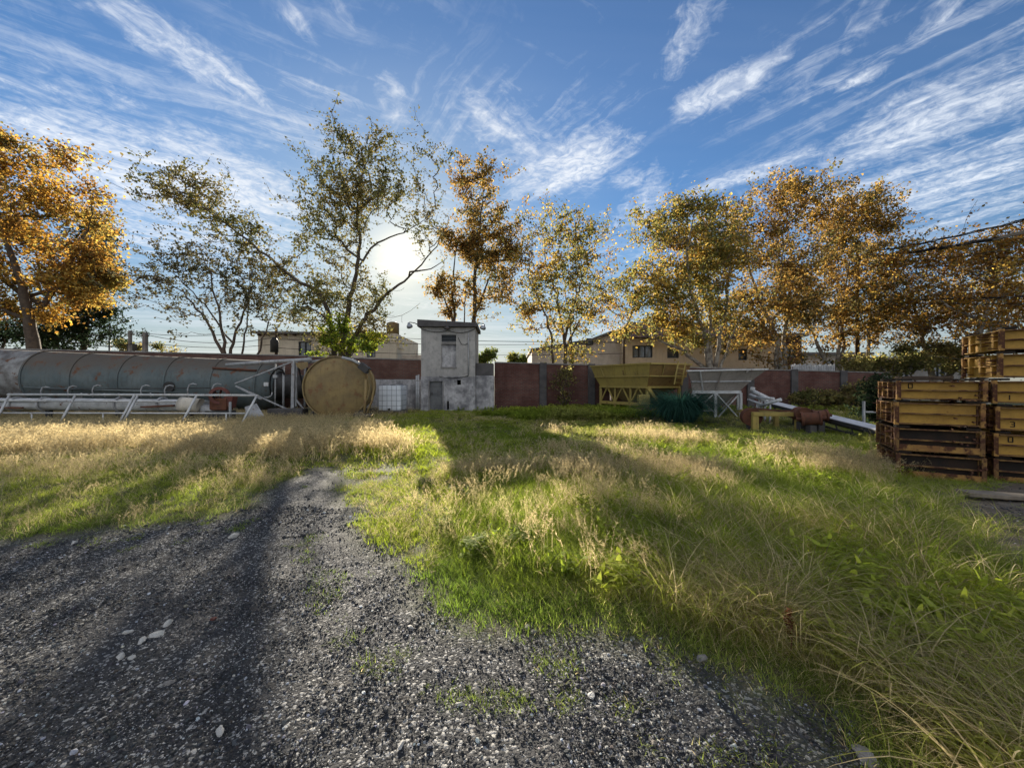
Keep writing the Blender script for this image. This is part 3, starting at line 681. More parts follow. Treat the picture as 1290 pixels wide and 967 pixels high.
# ---------------------------------------------------------------- white truss / conveyor in front of the tank
def build_rail():
    Y = 14.2; o = at(170, 0, Y); o.z = 0
    P = lambda px, py, dy=0: at(px, py, Y + dy) - o
    t = thing('guard_rail', 'long white tube guard rail with slanted posts in front of the tank', 'rail', o)
    MB().tube([P(10, 496.8), P(170, 497.2), P(325, 498)], .042, 8).build('top_rail', M['white_steel'], t)
    MB().tube([P(-10, 520, -.3), P(314, 520.5, -.3)], .028, 8).build('lower_rail', M['white_steel'], t)
    for px_ in (12, 95, 169.5, 174, 248, 324):
        MB().tube([P(px_, 497.5), P(px_ - 21, 536, -.62)], .038, 8).build('post', M['white_steel'], t)
    for px_ in (40, 130, 285):
        MB().tube([P(px_, 520, -.3), P(px_, 534, -.3)], .025, 6).build('stay', M['white_steel'], t)
    Y2 = 15.1; o2 = at(140, 0, Y2); o2.z = 0
    Q = lambda px, py, dy=0: at(px, py, Y2 + dy) - o2
    c = thing('screw_conveyor', 'dirty white tube conveyor with hoops lying under the tank', 'conveyor', o2)
    MB().tube([Q(-120, 508.5), Q(100, 509), Q(230, 510.5), Q(262, 511.5)], .235, 20).build('tube', M['white_steel'], c)
    MB().tube([Q(60, 504.8, -.34), Q(240, 506, -.3)], .035, 8).tube([Q(-100, 503.5, -.24), Q(60, 504.8, -.3)], .05, 8).build('grease_pipe', M['white_steel'], c)
    MB().bar(Q(178, 512.5, -.34), Q(219, 510.5, -.3), .10, .06).build('drive_bar', M['rust'], c); MB().bar(Q(-20, 513, -.3), Q(28, 513.5, -.3), .09, .06).build('drive_bar', M['rust'], c)
    for px_ in (22, -20, 57, 152, 205):
        MB().lathe([(.25, -.03), (.30, -.03), (.30, .03), (.25, .03)], Matrix.Translation(Q(px_, 509.2)) @ Matrix.Rotation(R(90), 4, 'Y'), 20, smooth=False).build('flange', M['pale_steel'], c)
    for px_, hh in ((52, 13), (86, 14), (117, 15), (103, 9), (132, 8), (150, 8), (178, 15), (190, 9), (208, 15), (237, 17), (268, 17)):
        q = [Q(px_, 500, .5), Q(px_ - .6, 500 - hh * .6, .5), Q(px_ + 1.5, 500 - hh * .9, .5), Q(px_ + 6, 500 - hh, .55), Q(px_ + 11, 500 - hh * .92, .6)]
        MB().tube(q if hh > 10 else q[:2], .026, 6).build('hoop', M['pale_steel'], c)
    MB().tube([Q(40, 490.5, .62), Q(268, 488.5, .62)], .022, 6).build('hoop_rail', M['dark_steel'], c)
    for px_ in (-60, 62, 150, 240):
        MB().bar(Q(px_, 515), Vector((Q(px_, 515).x, 0, .05)), .14, .14).build('support', M['dark_steel'], c)
    # drum, motor and pump wreck
    d = thing('steel_drum', 'dented cream drum lying on the white conveyor tube', 'drum', at(236, 0, 14.6) * 1.0)
    d.location.z = 0
    Mx, L = frame_M(Vector((-.25, 0, EYE - (508.5 - CY) * 14.6 / F)), Vector((.42, .12, EYE - (511 - CY) * 14.6 / F)))
    MB().lathe([(.001, .03), (.26, .03), (.27, 0), (.27, .22), (.285, .24), (.27, .26), (.27, .44), (.285, .46), (.27, .48), (.27, L), (.26, L - .03), (.001, L - .03)], Mx, 24).build('body', M['cream'], d)
    MB().lathe([(.1, .02), (.1, -.03), (.001, -.03)], Mx, 14).build('bung', M['rust'], d)
    p = thing('pump_motor', 'rusty red pump motor wreck at the right end of the white conveyor', 'motor', (at(275, 0, 14.8).x, 14.8, 0))
    S = lambda px, py, dy=0: at(px, py, 14.8 + dy) - Vector((at(275, 0, 14.8).x, 14.8, 0))
    Mx, L = frame_M(S(255, 516), S(272, 516)); MB().lathe([(.001, 0), (.16, 0), (.20, .08), (.20, L - .08), (.14, L), (.001, L)], Mx, 20).build('motor', M['pale_steel'], p)
    Mx, L = frame_M(S(276, 498, -.2), S(277.5, 498, .15)); MB().lathe([(.22, 0), (.33, 0), (.33, L), (.22, L), (.22, 0)], Mx, 24, smooth=False).build('pulley', M['red_rust'], p)
    w = MB()
    for k in range(5): w.bar(S(276.5, 498), S(276.5 + 7.5 * math.cos(k * 1.257), 498 + 7.5 * math.sin(k * 1.257)), .05)
    w.build('spokes', M['red_rust'], p)
    MB().box(-.32, .32, -.2, .2, -.25, .2, Matrix.Translation(S(279, 508))).build('housing', M['rust'], p, bevel=.03)
    MB().box(-.15, .2, -.15, .15, -.22, .22, Matrix.Translation(S(289, 505)) @ Matrix.Rotation(R(12), 4, 'Y')).build('cover', M['red_rust'], p, bevel=.03)
    MB().tube([S(271, 500), S(267, 510), S(268, 522)], .05, 8).build('hose', M['rubber'], p)
    MB().box(-.45, .45, -.2, .2, .0, S(0, 517).z, Matrix.Translation((S(278, 0).x, 0, 0))).build('bed_frame', M['dark_steel'], p)
    MB().tube([S(290, 506, -.3), S(290, 530, -.3)], .045, 8).build('leg', M['pale_steel'], p)
build_rail()

# ---------------------------------------------------------------- hoppers
def tray(mb, top, bot, th=.02, skip=None, only=None):
    """open inverted-pyramid shell of four plates"""
    for i in range(4):
        if i == skip or (only is not None and i != only): continue
        j = (i + 1) % 4
        a, b, c, d = top[i], top[j], bot[j], bot[i]
        n = (b - a).cross(d - a).normalized() * th
        mb.hull([a, b, c, d], [p + n for p in (a, b, c, d)])
    return mb
def build_yellow_hopper():
    o = Vector((6.3, 17.6, 0))
    t = thing('yellow_hopper', 'large ochre yellow aggregate hopper on braced legs against the wall', 'hopper', o)
    # plan corners of the top rim: left-back L, front corner C, right Rr, back B
    Lp = at(744, 463, 20.0); C = at(819, 455.5, 16.9); Rr = at(871, 459, 17.9)
    B = Lp + (Rr - C); B.z = Lp.z
    zt = (C.z + Lp.z + Rr.z) / 3
    top = [Vector((p.x, p.y, zt + dz)) - o for p, dz in ((Lp, 0), (C, .02), (Rr, 0), (B, 0))]
    cen = sum(top, Vector()) / 4
    def ring(f, z): return [Vector((cen.x + (p.x - cen.x) * f, cen.y + (p.y - cen.y) * f, z)) for p in top]
    r0 = ring(1, zt); r1 = ring(.90, zt - .55); r2 = ring(.78, zt - 1.05); r3 = ring(.30, zt - 1.75)
    MB().__class__
    b = MB(); tray(b, r0, r1, skip=1); b.build('upper_tray', M['hopper_yellow'], t)
    b = MB(); tray(b, [p + Vector((0, 0, -.004)) for p in r1], r2, skip=1); b.build('lower_tray', M['hopper_yellow'], t)
    b = MB(); tray(b, r0, r1, only=1); tray(b, [p + Vector((0, 0, -.004)) for p in r1], r2, only=1); b.build('end_plate', M['hopper_shade_side'], t)['label'] = 'end of the yellow hopper, painted darker as its shaded side'
    b = MB(); tray(b, [p + Vector((0, 0, -.004)) for p in r2], r3); b.build('chute', M['silo_yellow'], t)
    for rr, w in ((r0, .07), (r1, .06), (r2, .09)):
        b = MB()
        for i in range(4):
            a, c = rr[i], rr[(i + 1) % 4]; out = ((a + c) / 2 - Vector((cen.x, cen.y, a.z))).normalized() * (w * .35)
            b.bar(a + out, c + out, w, w)
        b.build('rim', M['hopper_yellow'], t)
    # stiffener ribs on the two seen faces
    for i in (0, 1):
        for k in range(1, 5 if i == 0 else 3):
            f = k / (5 if i == 0 else 3); a = r0[i].lerp(r0[i + 1], f); c = r1[i].lerp(r1[i + 1], f); d = (a - Vector((cen.x, cen.y, a.z))).normalized() * .03
            MB().bar(a + d, c + d, .035, .035).build('rib', M['hopper_yellow'], t)
    g = r2
    for i in range(4):
        p = g[i]; q = Vector((p.x, p.y, .05)); MB().bar(p, q, .12, .12).build('leg', M['hopper_yellow'], t)
    for k in (1, 2):
        p = g[0].lerp(g[1], k / 3); MB().bar(p, Vector((p.x, p.y, .05)), .08, .08).build('leg', M['hopper_yellow'], t)
    b = MB()
    pts = [g[0].lerp(g[1], k / 3) for k in range(4)]; zl = .62
    for k in range(3):
        a, c = pts[k], pts[k + 1]; m = (a + c) / 2
        b.bar(Vector((a.x, a.y, zl)), m, .06, .06); b.bar(Vector((c.x, c.y, zl)), m, .06, .06)
    b.build('brace', M['hopper_yellow'], t)
    MB().bar(Vector((pts[0].x, pts[0].y, zl)), Vector((pts[3].x, pts[3].y, zl)), .12, .14).build('beam', M['hopper_yellow'], t)
    MB().bar(g[1] + Vector((-.02, -.05, 0)), Vector((g[1].x + .75, g[1].y + .1, .35)), .16, .14).build('strut', M['hopper_yellow'], t)
    MB().box(-.25, .25, -.12, .12, -.22, .22, Matrix.Translation((pts[3].x - .25, pts[3].y - .25, .85))).build('gear_box', M['hopper_yellow'], t, bevel=.02)
    MB().bar(Vector((pts[3].x - .5, pts[3].y - .15, .38)), Vector((pts[3].x + .9, pts[3].y + .1, .38)), .2, .2).build('foot_beam', M['silo_yellow'], t)
    # ladder leaning on the right face
    l = MB(); a1 = r0[1].lerp(r0[2], .62) + Vector((0, -.22, .12)); a2 = r0[1].lerp(r0[2], .8) + Vector((0, -.2, .08)); b1 = a1 + Vector((-.28, -.25, -1.05)); b2 = a2 + Vector((-.28, -.25, -1.05))
    l.bar(a1, b1, .045).bar(a2, b2, .045)
    for k in range(5): l.bar(a1.lerp(b1, (k + .5) / 5), a2.lerp(b2, (k + .5) / 5), .03)
    l.build('ladder', M['hopper_yellow'], t)
build_yellow_hopper()

def build_grey_hopper():
    Y = 15.9; s = Y / F; o = Vector(((916 - CX) * s, Y, 0))
    t = thing('grey_hopper', 'weathered grey steel hopper on a white cross-braced stand', 'hopper', o)
    P = lambda px, py, dy=0: at(px, py, Y) - o + Vector((0, dy, 0))
    D = 2.4
    top = [P(866, 467), P(967, 465), P(967, 465) + Vector((1.25, D, .02)), P(866, 467) + Vector((1.25, D, .02))]
    mid = [P(875, 480.5, .3), P(951, 480, .3), P(951, 480, .3) + Vector((.95, D - .7, 0)), P(875, 480.5, .3) + Vector((.95, D - .7, 0))]
    bot = [P(880, 494.5, .55), P(940, 494, .55), P(940, 494, .55) + Vector((.7, D - 1.1, 0)), P(880, 494.5, .55) + Vector((.7, D - 1.1, 0))]
    sk = Vector((.2, 0, 0)); ch = [P(900, 515, 1.0), P(922, 515, 1.0), P(922, 515, 1.0) + Vector((0, .5, 0)), P(900, 515, 1.0) + Vector((0, .5, 0))]
    b = MB(); tray(b, top, mid); b.build('upper_tray', M['hopper_grey'], t)
    b = MB(); tray(b, [p - Vector((0, 0, .004)) for p in mid], bot); b.build('lower_tray', M['hopper_grey'], t)
    b = MB(); tray(b, [p - Vector((0, 0, .004)) for p in bot], ch); b.build('chute', M['hopper_grey'], t)
    for rr, w in ((top, .06), (mid, .05)):
        b = MB()
        for i in range(4): b.bar(rr[i] + Vector((0, -.03 if i == 0 else 0, 0)), rr[(i + 1) % 4] + Vector((0, -.03 if i == 0 else 0, 0)), w, w)
        b.build('rim', M['white_steel'] if w > .05 else M['pale_steel'], t)
    MB().bar(P(882, 468, -.02), P(893, 492, .5), .05, .05).build('stiffener', M['white_steel'], t)
    MB().bar(P(942, 466.5, -.05), P(940, 469, -.02), .08, .05).build('stiffener', M['hopper_grey'], t); MB().bar(P(910, 466.5, -.02), P(909, 493, .5), .03, .04).build('stiffener', M['hopper_grey'], t)
    zt = P(0, 495).z
    xs = [P(879, 0).x, P(908, 0).x, P(941, 0).x]; ys = [.5, 2.0]
    for y in ys:
        xs = [P(q, 0).x + .5 * (y - .5) for q in (879, 908, 941)]
        for i, x in enumerate(xs): MB().bar((x, y - .07, zt), (x, y - .07, -.05), .11 if i == 1 else .09, .09).build('leg', M['white_steel'], t)
        MB().bar((xs[0], y - .07, zt + .03), (xs[2], y - .07, zt + .03), .1, .12).build('top_beam', M['white_steel'], t)
        MB().bar((xs[0], y - .05, .42), (xs[1], y - .05, .42), .05).build('lower_beam', M['white_steel'], t)
        for i in range(2):
            b = MB(); b.bar((xs[i] + .05, y - .09, zt - .05), (xs[i + 1] - .05, y - .09, .05 if i else .35), .045); b.bar((xs[i + 1] - .05, y - .04, zt - .05), (xs[i] + .05, y - .04, .05 if i else .35), .045)
            b.build('cross_brace', M['white_steel'], t)
    for x in (P(879, 0).x, P(941, 0).x): MB().bar((x, .48, zt - .12), (x + .72, 1.9, zt - .12), .08).build('side_beam', M['white_steel'], t)
build_grey_hopper()

# ---------------------------------------------------------------- fallen belt conveyor, pipes, trestle and drums
def build_conveyor():
    A = at(972, 506.5, 15.2); Bp = at(1135, 547, 9.9); A.z -= .02
    o = Vector((A.x, A.y, 0)); a, b = A - o, Bp - o
    t = thing('belt_conveyor', 'long fallen conveyor with pale canvas cover sloping down to the yellow stacks', 'conveyor', o)
    d = (b - a).normalized(); n = Vector((d.y, -d.x, 0)).normalized()
    if n.y > 0: n = -n
    w = .52
    MB().hull([a + n * w / 2, b + n * w / 2, b - n * w / 2, a - n * w / 2], [p + Vector((0, 0, .03)) for p in (a + n * w / 2, b + n * w / 2, b - n * w / 2, a - n * w / 2)]).build('belt', M['belt'], t)
    for sd in (1, -1):
        off = n * (sd * (w / 2 + .03))
        MB().bar(a + off + Vector((0, 0, -.03)), b + off + Vector((0, 0, -.03)), .04, .1).bar(a + off + d * .6 + Vector((0, 0, -.26)), b + off + Vector((0, 0, -.26)), .05, .05).build('side_rail', M['dark_steel'], t)
        for k in range(1, 9):
            p = a.lerp(b, k / 9) + off; q = a.lerp(b, (k + .5) / 9.5) + off
            MB().bar(p + Vector((0, 0, -.05)), q + Vector((0, 0, -.26)), .03).build('lattice_bar', M['dark_steel'], t)
    for k in range(1, 8):
        p = a.lerp(b, k / 8); MB().tube([p - n * w / 2 + Vector((0, 0, -.06)), p + n * w / 2 + Vector((0, 0, -.06))], .045, 10).build('roller', M['rust'], t)
    for k in (.25, .7):
        p = a.lerp(b, k); MB().bar(p + Vector((0, 0, -.3)), Vector((p.x, p.y, 0)), .1).build('support', M['dark_steel'], t)
    # white pipes lying at its head
    tubes = [((948, 492, 15.6), (972, 504, 15.0), 'uppermost, capped at its end'), ((945, 497, 15.4), (968, 506, 14.6), 'second from the top'), ((953, 500, 14.9), (975, 502, 14.2), 'the level one'), ((957, 511, 14.6), (984, 503, 13.9), 'rising to the right'), ((942, 503, 15.3), (966, 511, 14.5), 'lowest and thinnest')]
    for i, (p, q, lab) in enumerate(tubes):
        p, q = at(*p), at(*q); c = Vector(((p.x + q.x) / 2, (p.y + q.y) / 2, 0)); r = (.075, .06, .05, .06, .04)[i]
        m = MB().tube([p - c, q - c], r, 10)
        if i == 0: m.tube([p - c + Vector((-.02, 0, -.02)), p - c + Vector((.02, 0, .14))], .085, 10)
        m.bar(p.lerp(q, .5) - c, Vector((p.lerp(q, .5).x - c.x, 0, 0.02)), .05)
        tag(m.build('white_pipe', M['white_steel'], loc=c), f'white steel pipe heaped beside the grey hopper, {lab}', 'pipe', 'white pipes beside the grey hopper')
    # yellow trestle
    Yt = 12.4; s = Yt / F; ot = Vector(((978 - CX) * s, Yt, 0)); tr = thing('steel_trestle', 'low yellow steel trestle standing in the grass before the conveyor', 'trestle', ot, R(-4))
    x0, x1 = (952 - 978) * s, (1004 - 978) * s; zt = EYE + (CY - 519) * s
    MB().box(x0 - .08, x1 + .06, -.07, .07, zt - .13, zt).build('beam', M['hopper_yellow'], tr, bevel=.01)
    MB().box(x0 + .1, x1 + .0, 1.0, 1.12, zt - .10, zt + .02).build('beam', M['hopper_yellow'], tr, bevel=.01)
    for x, y, w_ in ((x0, 0, .19), (x1, 0, .17), (x0 + .45, 1.06, .16), (x1 - .05, 1.06, .14)):
        MB().box(x - w_ / 2, x + w_ / 2, y - .06, y + .06, -.05, zt - .133).build('leg', M['hopper_yellow'], tr, bevel=.01)
    for x in (x0 + .02, x1 - .02): MB().bar((x, .07, zt - .06), (x, 1.0, zt - .05), .08).build('cross_beam', M['hopper_yellow'], tr)
    MB().bar(at(948, 514.5, 13.4) - ot, at(1006, 519, 12.7) - ot, .09, .06).build('rail', M['rust'], tr)
    # rusty drums / rollers
    for i, (px_, py_, Y_, r_, ln, ax, lab) in enumerate(((946, 525, 12.8, .29, .42, (.35, 1, 0), 'at the left leg of the yellow trestle'), (1010, 522, 12.2, .24, .45, (.3, 1, 0), 'by the right leg of the yellow trestle'), (1022, 527, 11.8, .22, .5, (.8, -.5, .1), 'tilted in front of the conveyor'), (1032, 523, 11.9, .19, .4, (1, -.3, .05), 'smallest, nearest the conveyor belt'))):
        p = at(px_, py_, Y_); c = Vector((p.x, p.y, 0)); dv = Vector(ax).normalized() * ln
        Mx, L = frame_M(Vector((0, 0, p.z)) - dv / 2, Vector((0, 0, p.z)) + dv / 2)
        dr = thing('rusty_roller', 'rusty red steel roller ' + lab, 'roller', c, 0, 'rusty rollers around the yellow trestle')
        MB().lathe([(.001, .02), (r_ - .03, .02), (r_ - .03, 0), (r_, 0), (r_, .05), (r_ - .03, .07), (r_ - .03, L - .07), (r_, L - .05), (r_, L), (r_ - .03, L), (r_ - .03, L - .02), (.001, L - .02)], Mx, 24, smooth=False).build('drum', M['rust'], dr)
        MB().lathe([(.05, -.12), (.05, L + .12)], Mx, 10).build('axle', M['rust'], dr)
        MB().box(-.1, .1, -.1, .1, -.05, max(p.z - r_ + .02, .0)).build('block', M['concrete_dark'], dr)
build_conveyor()

# ---------------------------------------------------------------- stacks of yellow steel frames
DIGITS = {'0': [(0, 0, 0, 1), (0, 1, 1, 1), (1, 1, 1, 0), (1, 0, 0, 0)], '1': [(.5, 0, .5, 1)], '3': [(0, 1, 1, 1), (1, 1, 1, 0), (1, 0, 0, 0), (.3, .5, 1, .5)], '2': [(0, 1, 1, 1), (1, 1, 1, .5), (1, .5, 0, .5), (0, .5, 0, 0), (0, 0, 1, 0)]}
def mould(name, loc, rz, W, Dp, H, look, label, digit=None, seed=0):
    """steel frame: local x along the front, y backwards, z up"""
    rd = random.Random(seed)
    m = {'yellow': M['mould_yellow'], 'worn': M['mould_worn'], 'dark': M['mould_dark']}[look]
    t = thing(name, label, 'steel frame', loc, rz, 'yellow steel frames stacked at the right')
    fl = .066
    def rail(x0, x1, y0, flip):
        b = MB(); s = -1 if flip else 1
        b.box(x0, x1, min(y0, y0 + s * .012), max(y0, y0 + s * .012), .004, H - .004)
        f = MB()
        for z in (0, H * .5 - .010, H - .020):
            f_ = fl if z > 0 and z < H - .02 else fl + .012
            f.box(x0, x1, min(y0, y0 - s * f_), max(y0, y0 - s * f_), z, z + .020)
        f.build('flange', M['mould_edge'], t, bevel=.002)
        return b
    rail(.055, W - .055, .085, False).build('front_rail', m, t, bevel=.002)
    rail(.055, W - .055, Dp - .06, True).build('back_rail', m, t, bevel=.002)
    for k, x in enumerate((0.0, W)):
        s = 1 if k == 0 else -1
        b = MB(); xa = x + s * .06
        b.box(min(xa, xa + s * .012), max(xa, xa + s * .012), .065, Dp - .065, .004, H - .004)
        for z in (0, H * .5 - .006, H - .014): b.box(min(xa - s * .05, xa), max(xa - s * .05, xa), .065, Dp - .065, z, z + .012)
        for j in range(3):
            yy = .065 + (Dp - .13) * (j + .5) / 3; b.box(min(xa - s * .048, xa), max(xa - s * .048, xa), yy - .03, yy + .03, .013, H - .015)
        b.build('side_rail', m if seed >= 14 and k == 0 else (M['mould_worn'] if k == 0 and look != 'dark' else M['mould_edge']), t, bevel=.002)
    if look == 'dark':
        MB().box(.056, W - .056, .0, .0125, .012, .105).build('lower_flange', M['mould_worn'], t, bevel=.003)
    c = MB()
    for x in (0, W - .055):
        for y in (0, Dp - .055): c.box(x, x + .054, y, y + .054, -.012, H + .012)
    c.build('corner_post', M['mould_worn'] if look != 'dark' else M['mould_edge'], t, bevel=.004)
    b = MB()
    for k in range(10):
        z = rd.uniform(.02, H - .02); y = rd.uniform(.03, .5) if rd.random() < .7 else rd.uniform(.5, Dp - .05)
        b.tube([(.05, y, z), (-rd.uniform(.03, .085), y + rd.uniform(-.01, .01), z + rd.uniform(-.012, .012))], .009, 6)
    for k in range(5):
        x = rd.uniform(.6, 1) * W; z = rd.uniform(.02, H - .02); b.tube([(x, .05, z), (x, -.03, z)], .012, 6)
    b.build('bolt', M['rust'], t)
    # feet / spacers that keep the frames apart
    for x in (.03, W - .19):
        for y in (.03, Dp - .2): MB().box(x, x + .16, y, y + .16, H + .012, H + .045).build('spacer', M['mould_dark'], t)
    # solid dark plates added inside to block light through the gaps
    MB().box(.10, W - .075, .10, Dp - .075, .02, .05).box(.10, W - .075, .40, .43, .053, H - .03).build('inner_light_block', M['mould_dark'], t)
    if digit:
        d = MB(); hh = .075; ww = .045; x0 = W * (.47 if W < 1 else .16); zc = H * .75 if digit in '02' else H * .25
        for (p, q, r, s_) in DIGITS[digit]:
            d.bar((x0 + p * ww, .0825, zc - hh / 2 + q * hh), (x0 + r * ww, .0825, zc - hh / 2 + s_ * hh), .004, .013, up=Vector((0, 0, 1)) if p != r else Vector((1, 0, 0)))
        d.build('painted_number', M['mould_dark'], t)
    return t
def build_stacks():
    A = gp(1127, 600); ang = math.atan2(-.50, .84)
    A = Vector((6.28, 6.30, 0)); zA = tz(6.6, 6.3) - .03
    specA = [(.37, 'dark', 'rusty frame half sunk in weeds, lowest of the shorter stack', None), (.36, 'dark', 'dark rust-eaten frame above the lowest one of the shorter stack', None),
             (.345, 'yellow', 'clean yellow frame second from the top of the shorter stack', None), (.285, 'yellow', 'yellow frame numbered 0, topmost of the shorter stack', '0')]
    z = zA
    zs = [.08, .50, .93, 1.335]
    for i, (h, look, lab, dg) in enumerate(specA):
        mould('formwork_mould', (A.x + random.uniform(-.02, .02), A.y + random.uniform(-.02, .02), zs[i]), ang + R(random.uniform(-.6, .6)), 1.0, 1.05, h, look, lab, dg, i)
        gap = (zs[i + 1] if i < 3 else 0) - zs[i] - h
    # black intermediate frames
    for i, (z, h) in enumerate(((.455, .0), (.835, .0))):
        pass
    B = Vector((7.50, 5.98, 0))
    specB = [(.02, .36, 'dark', 'dark rusty frame, lowest of the taller stack at the photo edge', None), (.44, .335, 'yellow', 'yellow frame numbered 0, second from the ground in the taller stack', '0'),
             (.84, .35, 'yellow', 'yellow frame numbered 3, third from the ground in the taller stack', '3'), (1.26, .335, 'yellow', 'yellow frame numbered 1, level with the top of the shorter stack', '1'),
             (1.66, .35, 'yellow', 'yellow frame second from the top of the taller stack, side sunlit', None), (2.08, .31, 'yellow', 'yellow frame topmost of the taller stack, against the trees', None)]
    for i, (z, h, look, lab, dg) in enumerate(specB):
        up = i >= 4
        mould('formwork_mould', (B.x + random.uniform(-.02, .02) + (.05 if up else 0), B.y + random.uniform(-.02, .02), z + .03), ang + R(random.uniform(-.8, .8)), 1.15, 1.2 if up else 1.1, h, look, lab, dg, 10 + i)
    # dark timber bundle lying on top of the shorter stack's far edge
    b = MB(); rd = random.Random(5)
    for k in range(16):
        x = .2 + .045 * (k % 9) + rd.uniform(-.01, .01); 
        b.bar((.22, .55 + .05 * (k % 8), 1.66 + .035 * (k // 8)), (.83, .55 + .05 * (k % 8) + rd.uniform(-.03, .03), 1.66 + .035 * (k // 8)), .034, .03)
    ob = b.build('timber_bundle', M['timber'], loc=(A.x, A.y, 0)); ob.rotation_euler = (0, 0, ang); tag(ob, 'dark bundle of battens lying on top of the shorter stack', 'timber')
build_stacks()

# ---------------------------------------------------------------- houses beyond the wall
def window(t, x0, x1, z0, z1, y=0, bars=2):
    f = MB().box(x0 - .06, x0, y - .03, y + .08, z0 - .06, z1 + .06).box(x1, x1 + .06, y - .03, y + .08, z0 - .06, z1 + .06).box(x0, x1, y - .03, y + .08, z1, z1 + .06).box(x0, x1, y - .03, y + .08, z0 - .06, z0)
    for k in range(1, bars): xx = x0 + (x1 - x0) * k / bars; f.box(xx - .03, xx + .03, y + .0, y + .07, z0, z1)
    o = f.build('window', M['frame'], t); MB().box(x0, x1, y + .09, y + .11, z0, z1).build('pane', M['glass'], o)
def build_houses():
    Y = 31.0; s = Y / F; o = Vector(((325 - CX) * s, Y, 0)); X = lambda p: (p - 325) * s; Z = lambda p: EYE + (CY - p) * s
    t = thing('flat_roof_house', 'low cream house with thin flat roof behind the big leaning tree', 'house', o)
    hol = [(X(376), X(392), Z(449), Z(430)), (X(462), X(473), Z(450), Z(433))]
    MB().grid_wall(0, X(500), 0, Z(421), 0, .25, hol).box(0, .25, .25, 7, 0, Z(421)).box(X(500) - .25, X(500), .25, 7, 0, Z(421)).build('wall', M['cream'], t)
    for h in hol: window(t, h[0] + .07, h[1] - .07, h[2] + .07, h[3] - .07, .05)
    MB().prism([(X(322), Z(420.6)), (X(487), Z(422.5)), (X(487), Z(420)), (X(322), Z(418))], 7.6, Matrix.Translation((0, -.45, .01))).build('roof', M['roof_sheet'], t)
    for k in range(14): MB().box(X(328 + k * 11), X(329.4 + k * 11), -.4, -.003, Z(423.4), Z(421.2)).build('rafter', M['timber'], t)
    MB().box(X(489), X(499.5), -.06, 1.2, 0, Z(420)).box(X(497), X(502), .2, 2, Z(438), Z(427)).build('stair_tower', M['cream'], t)
    wt = MB().lathe([(.001, Z(404)), (.3, Z(404.3)), (.5, Z(406)), (.5, Z(420) + .02), (.001, Z(420) + .02)], Matrix.Translation((X(492), .6, 0)), 20).build('roof_water_tank', M['silo_yellow'])
    wt.location = o; tag(wt, 'small round water tank on the roof of the cream house', 'water tank')
    g = MB().box(0, (532 - 500) * s * 1.05, 0, .2, 0, EYE + (CY - 446) * s).box(1.2, 1.25, .0, .05, 2.4, 4.4).build('garden_wall', M['pinkgrey'], loc=(o.x + X(501.5), Y + 1, 0)); tag(g, 'low pale wall between the cream house and the tower', 'wall')
    pw = MB().tube([(0, 0, 0), (0, 0, EYE + (CY - 412) * 27 / F)], [.1, .08], 10).box(-.28, .28, -.2, .2, 2.9, 4.3); 
    pw = thing('utility_pole', 'dark pole with transformer box before the cream house', 'pole', ((348 - CX) * 27 / F, 27, 0))
    zt = EYE + (CY - 412.5) * 27 / F
    MB().tube([(0, 0, 0), (0, 0, zt)], [.12, .09], 10).build('pole', M['timber'], pw); MB().lathe([(.001, zt - 1.75), (.25, zt - 1.75), (.25, zt - .95), (.1, zt - .75), (.001, zt - .72)], Matrix.Translation((.05, -.3, 0)), 16).build('transformer', M['dark_steel'], pw)
    # big house right of centre
    Y = 33.0; s = Y / F; o = Vector(((670 - CX) * s, Y, 0)); X = lambda p: (p - 670) * s; Z = lambda p: EYE + (CY - p) * s
    t = thing('gabled_house', 'beige two-storey house with tiled hip roof behind the yellow hopper', 'house', o)
    MB().prism([(0, 0), (X(781), 0), (X(781), Z(424)), (X(770), Z(421)), (X(737), Z(430)), (X(670), Z(441))], 9).build('gable_wall', M['pinkgrey'], t)
    MB().prism([(X(668), Z(441.6)), (X(737), Z(430.4)), (X(737), Z(428)), (X(668), Z(439.5))], 9.4, Matrix.Translation((0, -.2, .0))).build('lean_to_roof', M['roof_sheet'], t)
    MB().prism([(X(736), Z(430)), (X(772), Z(416.2)), (X(783), Z(420)), (X(783), Z(423)), (X(772), Z(418.8)), (X(738), Z(432))], 9.4, Matrix.Translation((0, -.25, .02))).build('gable_roof', M['roof_sheet'], t)
    window(t, X(738.5), X(746), Z(433.5), Z(427), -.12, 1)
    hol = [(X(794), X(819), Z(451), Z(436)), (X(837), X(851.5), Z(451.5), Z(439)), (X(925), X(936), Z(454), Z(440))]
    MB().grid_wall(X(781) + .003, X(972), 0, Z(427), -.6, -.35, hol).box(X(972) - .25, X(972), -.35, 8, 0, Z(427)).box(X(781) + .003, X(781) + .25, -.35, -.002, 0, Z(427)).build('front_wall', M['beige'], t)
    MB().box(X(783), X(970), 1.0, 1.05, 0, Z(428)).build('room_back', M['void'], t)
    for h in hol: window(t, h[0] + .07, h[1] - .07, h[2] + .07, h[3] - .07, -.5, 3 if h is hol[0] else 1)
    x0, x1 = X(776), X(976); a = [Vector((x0, -1.1, Z(426.5))), Vector((x1, -1.1, Z(426.5))), Vector((x1, 8, Z(426.5))), Vector((x0, 8, Z(426.5)))]; zr = Z(398)
    ridge = [Vector((X(805), 3.4, zr)), Vector((X(925), 3.4, zr))]
    MB().add(a + ridge, [(0, 1, 5, 4), (1, 2, 5), (2, 3, 4, 5), (3, 0, 4), (3, 2, 1, 0)]).build('roof', M['roof'], t)
    # pole by the corner
    p = thing('utility_pole', 'thin dark pole at the corner of the gabled house', 'pole', ((786 - CX) * 29 / F, 29, 0)); zt = EYE + (CY - 420) * 29 / F
